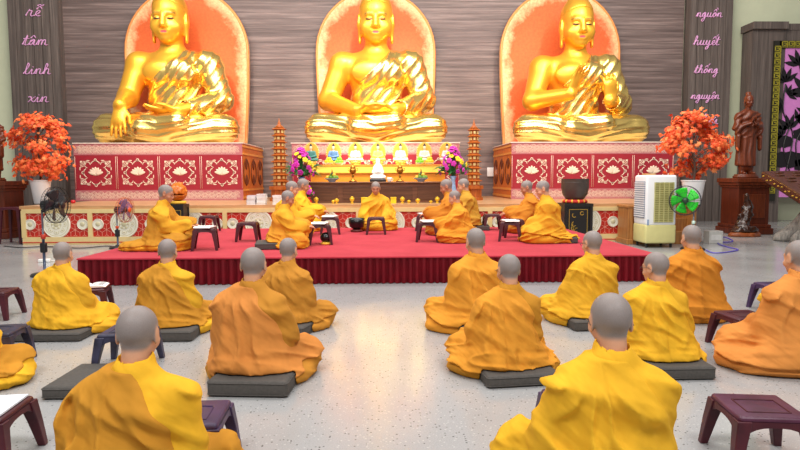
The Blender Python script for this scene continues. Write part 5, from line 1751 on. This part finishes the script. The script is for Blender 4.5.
# ------------------------------------------------------------------ wood portal with the lotus panel
px0 = W(746, 60, 16.9).x
o = thing('lotus_panel', 'framed lilac panel with black lotus silhouettes at the right edge', 'panel', (px0, 16.75, 0))
zt_ = W(760, 25, 16.9).z; PW = 4.6
m = MB(); m.box((.46, .12, zt_ / 2 - .02), (.92, .5, zt_ - .04)); m.box((PW - .46, .12, zt_ / 2 - .02), (.92, .5, zt_ - .04)); m.box((PW / 2 + .1, .14, zt_ - .27), (PW - .4, .46, .5))
m.build('portal_frame', WALLV, o)
m = MB(); m.box((.43, .06, zt_ - .10), (.98, .62, .2)); m.box((PW / 2 + .3, .14, zt_ - .11), (PW - .5, .5, .18)); m.build('cornice', WALLV, o, bevel=.01)
gx = W(773, 60, 16.6).x - px0; gx1 = W(780, 60, 16.6).x - px0; gz = W(780, 41, 16.6).z; gzi = W(780, 48, 16.6).z
m = MB(); m.box(((gx + gx1) / 2, -.16, gz / 2 + .3), (gx1 - gx, .06, gz - .6)); m.box((PW / 2 + gx / 2, -.16, (gz + zt_ - .8) / 2 - .05 + 0), (PW - gx * 1.2, .06, gz - gzi)) if False else m.box(((gx + PW) / 2, -.16, (gz + gzi) / 2), (PW - gx - .3, .06, gz - gzi))
m.build('black_border', mat('border_black', (36, 34, 24), .5), o)
m = MB(); fw = gx1 - gx
def key_unit(cx, cz, u):
    for (x, z, sx, sz) in ((0, .42, .9, .13), (-.40, .1, .13, .7), (0, -.2, .45, .13), (.2, .0, .13, .45), (.02, .16, .3, .13), (.42, -.1, .13, .9), (0, -.45, .9, .1)):
        m.box((cx + x * u, -.195, cz + z * u), (sx * u, .02, sz * u))
u = fw * .92
z = .9
while z < gz - fw * .4: key_unit((gx + gx1) / 2, z, u); z += u * 1.02
x = gx1 + u / 2
while x < PW - .5: key_unit(x, (gz + gzi) / 2, u * .95); x += u * 1.02
m.build('gold_key_pattern', mat('gold_key', (176, 164, 52), .45, .2), o)
MB().box(((gx1 + PW) / 2, -.12, gzi / 2 + .35), (PW - gx1 - .3, .05, gzi - .7)).build('lilac_board', mat('lilac_board', (228, 140, 216), .5, 0, .04), o)
m = MB(); ML = Matrix.Translation((gx1, -.15, 0)) @ FRONT
rnd = random.Random(9)
def leafpad(cx, cy, r, sq):
    n = 22; m.prism([(cx + r * (1 + .12 * math.sin(5 * k)) * math.cos(2 * PI * k / n), cy + sq * r * (1 + .12 * math.sin(3 * k)) * math.sin(2 * PI * k / n)) for k in range(n)], 0, .012, ML)
def petalflower(cx, cy, s, ang=0):
    cy = 1.2 + (cy - 1.2) * .85
    for b in (-1.1, -.55, 0, .55, 1.1):
        R = ML @ Matrix.Translation((cx, cy, 0)) @ Matrix.Rotation(ang + b, 4, 'Z')
        m.prism([(0, 0), (.16 * s, .35 * s), (.12 * s, .7 * s), (0, 1.0 * s), (-.12 * s, .7 * s), (-.16 * s, .35 * s)], 0, .012, R)
def stem(pts):
    m.tube([ML @ Vector((x, 1.2 + (y - 1.2) * .85, .006)) for x, y in catmull2(pts)], .03, 6, flat=.5)
def catmull2(p): return [(v.x, v.y) for v in catmull([(a, b, 0) for a, b in p], 6)]
B0 = W(790, 160, 16.6).z
for pts in (((.25, 1.2), (.45, 2.6), (.15, 3.4), (.18, 4.3)), ((.75, 1.2), (.55, 2.4), (.95, 3.3), (.75, 4.1)), ((1.1, 1.2), (1.3, 2.6), (1.0, 3.7), (1.25, 4.6)), ((.5, 1.2), (.2, 2.2), (.35, 2.9)), ((1.7, 1.2), (1.6, 2.8), (1.9, 3.8)), ((2.3, 1.2), (2.4, 3), (2.2, 4.3))): stem(pts)
for pts in (((.9, 1.2), (.75, 2.2), (.95, 3.0), (.55, 4.9)), ((1.5, 1.2), (1.2, 2.2), (1.55, 3.3), (1.6, 4.4))): stem(pts)
for c in ((.55, 4.9, .45, .3), (1.6, 4.4, .5, -.3), (.15, 2.6, .35, .8), (1.25, 2.75, .42, -.4), (.6, 3.05, .4, -.8), (.25, 3.95, .3, -.9), (1.0, 4.5, .4, 1.0)): petalflower(*c)
for c in ((.18, 4.35, .42, .2), (.75, 4.05, .55, -.4), (.35, 2.85, .42, .3), (1.25, 4.6, .5, .1), (.95, 3.25, .5, .5), (1.9, 3.8, .5, 0), (2.2, 4.3, .5, .2), (.12, 3.55, .3, 1.4)): petalflower(*c)
for c in ((.35, 1.75, .5, .45), (1.05, 1.6, .55, .4), (.8, 2.45, .36, .5), (1.7, 2.0, .5, .4), (2.5, 1.7, .5, .4), (.2, 2.25, .28, .6), (.6, 3.6, .22, .6)): leafpad(*c)
m.build('lotus_silhouette', mat('silhouette_black', (26, 20, 26), .5), o)

# small things right of the dais
p = W(709, 246, 11.0); o = thing('carton', 'pale small carton on the floor behind the monk at the right', 'box', (W(713, 240, 11.3).x, 11.3, 0), .05)
MB().box((0, 0, .12), (.27, .2, .24)).build('box', mat('grey_carton', (196, 194, 188), .7), o, bevel=.006)
m = MB(); m.box((0, -.102, .12), (.2, .006, .10)); m.build('label', mat('carton_label', (220, 218, 214), .6), o)
def cable(label, pts, rgb, n):
    m = MB(); m.tube(catmull([G(x, y, .012) for x, y in pts], 8), .010, 6)
    o = m.build('power_cable', mat(n, rgb, .5), None, True); tag(o, label, 'cable')
cable('violet power cable looping on the floor at the right', [(712, 239), (722, 242), (733, 241), (724, 237), (718, 243), (728, 247), (738, 250), (716, 253), (706, 250)], (96, 84, 190), 'violet_cable')
cable('thin dark cable along the floor before the left end of the dais', [(4, 246), (22, 247.5), (45, 246.5), (80, 248), (105, 246), (118, 247)], (70, 66, 66), 'dark_cable')
p = G(42, 263, 0); o = thing('power_adapter', 'small white adapter on the floor at the foot of the black fan', 'adapter', (p.x - .02, p.y + .1, 0), .3)
MB().rbox((0, 0, .025), (.16, .09, .05), .012).build('case', WHT, o, True)
MB().tube([(.08, 0, .02), (.15, .05, .012), (.2, -.02, .008)], .006, 6).build('cord', WHT, o, True)
p = W(491, 172, YB - .05); o = thing('wall_socket', 'small white wall box between the right pagoda and right pedestal', 'socket', (p.x, YB - .02, p.z - .1))
MB().rbox((0, -.02, .1), (.22, .04, .26), .015).build('plate', WHT, o, True)
p = W(70.5, 199, 12.9); o = thing('red_apple', 'small red fruit on the dais right of the left white pot', 'fruit', (p.x, 13.0, DZ))
MB().lathe([(.01, .006), (.03, .0), (.05, .028), (.047, .06), (.02, .074), (.004, .064)], 16).build('flesh', mat('apple_red', (200, 30, 40), .35), o, True)
MB().tube([(0, 0, .062), (.006, 0, .085)], .003, 5).build('stalk', mat('dark_stalk', (70, 60, 34), .7), o)
# ------------------------------------------------------------------ people on the floor
Y1 = cloth('robe_bright_yellow', (232, 176, 44)); Y2 = cloth('robe_golden', (220, 166, 44)); OC = cloth('robe_ochre', (196, 136, 44))
OB = cloth('robe_ochre_brown', (190, 130, 48)); OR = cloth('robe_orange', (220, 148, 50)); TO = cloth('robe_terracotta', (210, 136, 66)); OD = cloth('robe_deep_orange', (202, 128, 42))
def place(px, Y): return (W(px, 300, Y).x, Y)
def htop(px, py, Y): return W(px, py, Y).z
CG = 'grey seat cushions'
def sit(label, px, Y, hp, inner, wrap, seed, face=0, cush=((0, -.06), (.48, .44, .085), 0), clabel=None, hY=None, **k):
    at = place(px, Y)
    return person(label, at, face, htop(hp[0], hp[1], Y + .02), inner, wrap, seed, cush=cush, clabel=clabel, cgroup=CG, group='monks seated on the hall floor', **k)
def ln(px, hx, Y): return ((hx - px) * Y / FPX, .0)
sit('person in an ochre robe with bright yellow sleeve, back turned, nearest at the lower left', 132, 2.2, (135, 304), Y1, OC, 31, h=.007, bh=.006, amp=1.3, lean=ln(132, 135, 2.2), clabel='grey seat cushion under the nearest person at lower left', pitch=.12)
sit('person in a tan-orange robe, back turned, on a grey cushion left of the aisle', 257, 3.72, (253, 246), OB, TO, 2, h=.0075, lean=ln(257, 253, 3.72), cush=((.03, -.12), (.47, .44, .095), 0), clabel='grey cushion under the tan-orange robed person left of the aisle', face=-.08)
sit('person in a bright yellow robe, back turned, beside the stool with an open book', 68, 4.95, (63, 241), Y2, Y1, 3, lean=ln(68, 63, 4.95), face=-.05, cush=((-.06, -.08), (.62, .5, .07), .05), clabel='wide grey cushion under the yellow robed person at left', spread=.06)
sit('person in an ochre robe with yellow right sleeve, back turned, third row left', 172, 4.9, (168, 238), Y2, OC, 4, lean=ln(172, 168, 4.9), cush=((.0, -.1), (.5, .42, .085), 0), clabel='grey cushion under the ochre robed person below the left end of the stage')
sit('person in a dark ochre robe, back turned, just behind the tan-orange robed person', 290, 5.0, (288, 237), OB, OB, 5, lean=ln(290, 288, 5.0), face=-.3, clabel='grey cushion under the dark ochre robed person')
sit('person cut by the left edge, only a yellow robed knee showing', -46, 3.62, (-46, 262), Y1, OC, 6, spread=.09, clabel='grey cushion at the left edge under the yellow robed knee')
sit('person in an orange robe, back turned, right of the aisle farther one', 477, 4.95, (476, 227), OR, OR, 7, spread=.07, lean=ln(477, 476, 4.95), face=.3, clabel='grey cushion under the farther orange robed person right of the aisle')
sit('person in an ochre-orange robe with glasses, back turned, right of the aisle nearer one', 506, 3.8, (510, 253), OC, OR, 8, spread=.06, h=.0075, lean=ln(506, 510, 3.8), face=.12, glass=True, cush=((.02, -.1), (.46, .42, .075), 0), clabel='grey cushion under the nearer orange robed person right of the aisle', yaw=.12)
sit('person in a yellow robe, back turned, in front of the right part of the stage', 588, 5.1, (593, 230), Y2, Y2, 9, lean=ln(588, 593, 5.1), face=.2, cush=((.0, -.08), (.5, .44, .085), -.1), clabel='grey cushion under the yellow robed person near the right part of the stage', glass=True, yaw=.2)
sit('person in a bright yellow robe with glasses, back turned, nearest at bottom right of centre', 606, 2.20, (614, 291), Y1, Y1, 10, h=.007, bh=.006, amp=1.2, lean=ln(606, 614, 2.20), glass=True, face=.04, yaw=-.1, clabel='grey cushion under the nearest person right of centre')
sit('person in a yellow robe with glasses, head turned left, behind the nearest person', 660, 3.9, (655, 251), Y2, Y1, 11, h=.0075, lean=ln(660, 655, 3.9), yaw=.5, glass=True, cush=((-.03, -.1), (.50, .44, .085), 0), clabel='grey cushion under the yellow robed person whose head turns left')
sit('person in a deep orange robe, back turned, in front of the green fan', 694, 5.2, (690, 224), OD, OD, 12, lean=ln(694, 690, 5.2), face=.05, cush=None)
sit('person in a terracotta orange robe at the right edge, back turned', 796, 3.8, (800, 239), TO, TO, 13, h=.0075, lean=ln(796, 800, 3.8), face=.1, cush=((.16, -.1), (.52, .44, .085), .0), spread=.12, clabel='grey cushion under the terracotta robed person at the right edge', glass=False)
sit('person in a yellow robe at the right edge hidden by the terracotta robed one', 815, 5.1, (818, 228), Y1, Y1, 14, cush=None)
p = G(104, 386, 0)
cushion('seat_cushion', 'empty grey cushion on the floor at the lower left', (p.x, p.y + .0, 0), .0, (.50, .46, .075), CG)
p = G(20, 268, 0)

# ------------------------------------------------------------------ people on the stage
def st_sit(label, px, py_base, hp, inner, wrap, seed, face, cush=None, clabel=None, off=.2, dx=0, **k):
    g = G(px, py_base, SZ); Y = g.y + off
    x = W(px, py_base, Y).x + dx
    k.setdefault('pose', 'book'); k.setdefault('h', .010); k.setdefault('bh', .0075)
    return person(label, (x, Y), face, W(hp[0], hp[1], Y).z, inner, wrap, seed, base=SZ, cush=cush, clabel=clabel, cgroup='cushions on the stage', group='monks on the stage', amp=1.15, **k)
YS = cloth('robe_saffron', (222, 162, 46)); OS = cloth('robe_amber', (220, 150, 48)); OL = cloth('robe_olive_gold', (190, 140, 50))
L_, R_F = -PI / 2, PI / 2
st_sit('person in a saffron robe kneeling in profile at the left of the stage, facing right', 164, 251, (168, 184), YS, OC, 21, L_ + .1, lean=(0, .03), pitch=.25, train=[((0.02, -.28, .03), (.24, .26, .07))], skin=1)
st_sit('person in a golden robe, front of the left trio, reading in profile', 284, 249, (289, 190), YS, OS, 22, L_ + .15, lean=(0, .05), pitch=.35, cush=((0, -.16), (.5, .42, .085), 0), clabel='dark cushion under the front person of the left trio', skin=1)
st_sit('person in a yellow robe, rear left of the left trio, mostly hidden', 289, 241, (290, 180.5), Y2, Y2, 23, L_ + .1, lean=(0, .04), pitch=.3, off=.75)
st_sit('person in a yellow robe, rear right of the left trio, taller head showing', 301, 238, (302, 178), Y1, Y2, 24, L_ + .1, lean=(0, .03), pitch=.3, off=1.45, skin=1)
st_sit('person in a yellow robe facing the hall behind a stool, centre of the stage', 376, 231.5, (376, 181), Y2, YS, 25, PI, pose='knees', pitch=.25, off=.42, skin=1, wrap_side=-1, spread=.03)
st_sit('person in an amber robe, front of the right trio, reading in profile facing left', 459, 243, (452, 190), OR, OS, 26, R_F - .15, lean=(0, .06), pitch=.35)
st_sit('person in a brownish orange robe, rear left of the right trio', 450, 235, (447, 178.5), OB, OD, 27, R_F - .1, lean=(0, .04), pitch=.35, off=.2, skin=1)
st_sit('person in an olive gold robe, rear right of the right trio', 466, 234, (463.5, 178), OL, OL, 28, R_F - .1, lean=(0, .03), pitch=.25, off=.9, cush=((0, -.2), (.5, .42, .085), 0), clabel='dark cushion under the rear right person of the right trio')
st_sit('person in a dull orange robe, farther of the right pair on the stage', 529, 234, (523, 180), OB, OD, 29, R_F - .1, lean=(0, .03), pitch=.3, off=.35, skin=1)
st_sit('person in a bright golden robe, nearer of the right pair on the stage', 546, 243, (538.5, 180), YS, YS, 30, R_F - .12, lean=(0, .04), pitch=.3, pose='lap', cush=((0, -.20), (.5, .42, .085), 0), clabel='dark cushion under the nearer person of the right pair', train=[((0, -.2, .03), (.26, .24, .07))])
